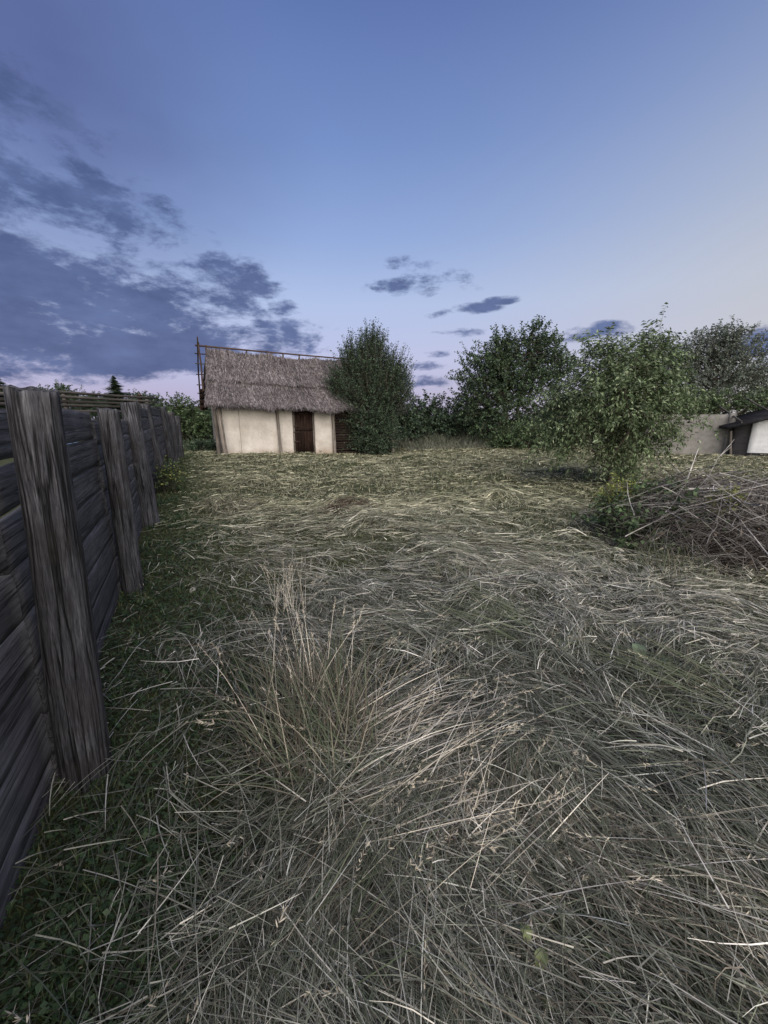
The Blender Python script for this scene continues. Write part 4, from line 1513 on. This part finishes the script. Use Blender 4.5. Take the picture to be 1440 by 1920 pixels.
# matted litter inside, colour darkened for the shade between the twigs
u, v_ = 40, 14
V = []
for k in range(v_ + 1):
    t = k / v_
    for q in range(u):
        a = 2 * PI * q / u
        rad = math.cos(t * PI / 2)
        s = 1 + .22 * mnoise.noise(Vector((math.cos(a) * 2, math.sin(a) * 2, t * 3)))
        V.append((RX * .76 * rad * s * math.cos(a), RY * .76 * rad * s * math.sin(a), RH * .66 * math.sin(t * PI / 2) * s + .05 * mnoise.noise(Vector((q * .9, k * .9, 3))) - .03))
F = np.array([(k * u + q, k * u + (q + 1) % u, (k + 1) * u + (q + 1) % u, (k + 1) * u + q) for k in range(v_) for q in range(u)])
link('shaded_litter', np_mesh('shaded_litter', np.array(V), F), simple_noise_mat('litter_shade', (.008, .007, .006), (.028, .023, .018), 22), pile)

TW = np.array([(.125, .116, .11), (.185, .175, .165), (.075, .065, .06), (.30, .285, .265), (.045, .037, .033), (.10, .088, .08)])


def bent_stick(p, dv, L, r0, seed, K=7, wob=.05, sides=5):
    t = np.linspace(0, 1, K)
    rs = np.random.default_rng(seed)
    off = np.cumsum(rs.normal(0, wob * L / K, (K, 3)), 0)
    off -= off[0]
    pts = p + dv * (t * L)[:, None] + off
    return pts, r0 * (1 - .72 * t)


# fine twigs: one tangle
g = Geo()
for q in range(5000):
    a = br_.uniform(0, 2 * PI)
    rr_ = math.sqrt(br_.random()) * 1.06
    x, y = RX * rr_ * math.cos(a), RY * rr_ * math.sin(a)
    z = heap_z(x, y) * br_.uniform(.3, 1.05) + br_.uniform(.0, .08)
    hd = br_.uniform(0, 2 * PI) if br_.random() < .6 else br_.normal(R(165), .6)
    sl = -br_.uniform(-.1, 1.1) * (x / RX * math.cos(hd) + y / RY * math.sin(hd)) + br_.normal(0, .55)
    dv = np.array([math.cos(hd), math.sin(hd), sl])
    dv /= np.linalg.norm(dv)
    L = br_.uniform(.15, .75)
    pts, rd = bent_stick(np.array([x, y, z]) - dv * L * .5, dv, L, br_.uniform(.0018, .005), q + 500, 6, .13 if br_.random() < .75 else .35, 3)
    pts[:, 2] = np.maximum(pts[:, 2], .02)
    V, F = tube(pts, rd, 3, False)
    g.add(V, F, TW[br_.integers(0, 6)] * br_.uniform(.7, 1.2))
nq = 900                                                  # dead leaves caught between the twigs
aq = br_.uniform(0, 2 * PI, nq)
rq = np.sqrt(br_.random(nq))
lx, ly = RX * rq * np.cos(aq), RY * rq * np.sin(aq)
c_ = np.stack([lx, ly, heap_z(lx, ly) * br_.uniform(.6, 1.0, nq) + .02], -1)
e1 = norm(br_.normal(0, 1, (nq, 3)))
e2 = norm(np.cross(e1, br_.normal(0, 1, (nq, 3))))
sz = br_.uniform(.012, .035, (nq, 1))
g.add(np.stack([c_ - e1 * sz, c_ - e2 * sz * .5, c_ + e1 * sz, c_ + e2 * sz * .5], 1), np.arange(nq * 4).reshape(-1, 4),
      np.repeat(np.array([(.10, .07, .05), (.06, .045, .035), (.07, .08, .045), (.15, .11, .08)])[br_.integers(0, 4, nq)], 4, 0))
tag(link('twigs', g.mesh('twigs', True), M['twig'], pile), kind='stuff')
# branches that can be told apart
for q in range(170):
    a = br_.uniform(0, 2 * PI)
    rr_ = math.sqrt(br_.random()) * .85
    x, y = RX * rr_ * math.cos(a), RY * rr_ * math.sin(a)
    z = heap_z(x, y) * br_.uniform(.85, 1.08) + .03
    hd = br_.choice([R(170), R(130), R(20), R(-50), R(80)]) + br_.normal(0, .5)
    sl = -.6 * (x / RX * math.cos(hd) + y / RY * math.sin(hd)) + br_.normal(0, .35)
    dv = np.array([math.cos(hd), math.sin(hd), sl])
    dv /= np.linalg.norm(dv)
    L = br_.uniform(.45, 1.25)
    pts, rd = bent_stick(np.array([x, y, z]) - dv * L * .5, dv, L, br_.uniform(.003, .009), q + 3000, 8, .09)
    pts[:, 2] = np.maximum(pts[:, 2], .03)
    V, F = tube(pts, rd, 6)
    C = TW[br_.integers(0, 4)] * br_.uniform(.9, 2.0)
    gq = Geo().add(V, F, C)
    if br_.random() < .6:                                 # a side twig
        k = br_.integers(3, 6)
        dv2 = norm((dv + br_.normal(0, .5, 3))[None])[0]
        p2, r2 = bent_stick(pts[k], dv2, L * .35, rd[k] * .6, q + 7000, 5, .15)
        V, F = tube(p2, r2, 4, False)
        gq.add(V, F, C)
    link('branch', gq.mesh('branch', True), M['twig'], pile)
# named sticks read from the photograph: from pixel, to pixel, distance
for q, (x0, y0, d0, x1, y1, d1, r0, c) in enumerate([
        (1282, 916, 5.3, 1310, 842, 5.4, .012, 3), (1320, 905, 5.4, 1350, 855, 5.6, .010, 1), (1350, 855, 5.6, 1376, 823, 5.7, .008, 1), (1350, 855, 5.6, 1372, 837, 5.7, .006, 1),
        (1360, 895, 5.5, 1412, 850, 5.8, .008, 2), (1282, 917, 4.9, 1352, 914, 5.0, .020, 3), (1360, 954, 4.5, 1417, 957, 4.4, .016, 3), (1208, 934, 5.5, 1290, 925, 5.0, .013, 1),
        (1246, 905, 5.4, 1228, 840, 5.5, .006, 2), (1228, 840, 5.5, 1210, 836, 5.5, .004, 2), (1365, 985, 4.3, 1372, 900, 4.6, .007, 3), (1245, 930, 4.9, 1320, 1035, 4.1, .010, 1),
        (1280, 935, 4.7, 1300, 975, 4.3, .009, 3), (1320, 1060, 3.9, 1345, 1046, 3.95, .008, 3), (1190, 975, 5.2, 1215, 945, 5.4, .007, 3), (1385, 930, 4.9, 1440, 925, 4.9, .010, 1)]):
    A_, B_ = np.array(at(x0, y0, d0) - BP), np.array(at(x1, y1, d1) - BP)
    L = np.linalg.norm(B_ - A_)
    pts, rd = bent_stick(A_, (B_ - A_) / L, L, r0, q + 9000, 8, .05)
    V, F = tube(pts, rd, 6)
    link('branch', Geo().add(V, F, TW[c] * 1.6).mesh('branch', True), M['twig'], pile)
# green plants round the heap
b = on_ground(1165, 965)
plant('nettle_clump', 'broad leaved green weeds growing out of the left side of the brush heap', (*on_ground(1215, 1030)[:2], 0), [(0, 0, .22, .38, .3, .26), (.4, .1, .36, .5, .35, .38), (-.1, .4, .26, .4, .4, .26), (.3, .5, .5, .5, .3, .25)], 330, .075, .026, MIDG + FRESH[:1], 10, (.12, .3), .7, .2, .6, .007, 5, 30, .003,
      'weed', 'weeds round the brush heap', 71, .6, parts=('stems', 'foliage'))
plant('fern_clump', 'feathery yellow green weed behind the left end of the brush heap', (*on_ground(1165, 990)[:2], 0), [(0, 0, .42, .38, .3, .28), (.25, .1, .3, .3, .25, .25)], 420, .055, .011, YEL, 14, (.1, .25), .8, .2, .6, .005, 4, 20, .002,
      'weed', 'weeds round the brush heap', 72, .6, parts=('stems', 'foliage'))
plant('fern_clump', 'small yellow weed sprouting in the middle of the brush heap', (BP.x - .35, BP.y - .35, .35), [(0, 0, .25, .16, .14, .16)], 110, .045, .009, YEL, 12, (.08, .16), .8, .2, .6, .004, 2, 10, .002,
      'weed', 'weeds round the brush heap', 73, .6, parts=('stems', 'foliage'))
p = on_ground(1260, 1070)
tuft('grass_tuft', 'dark tuft of grass at the front foot of the brush heap', p, 260, .35, .15, .4, R(200), R(60), 1.5, GREEN + DRY[:1], .02, .0026)
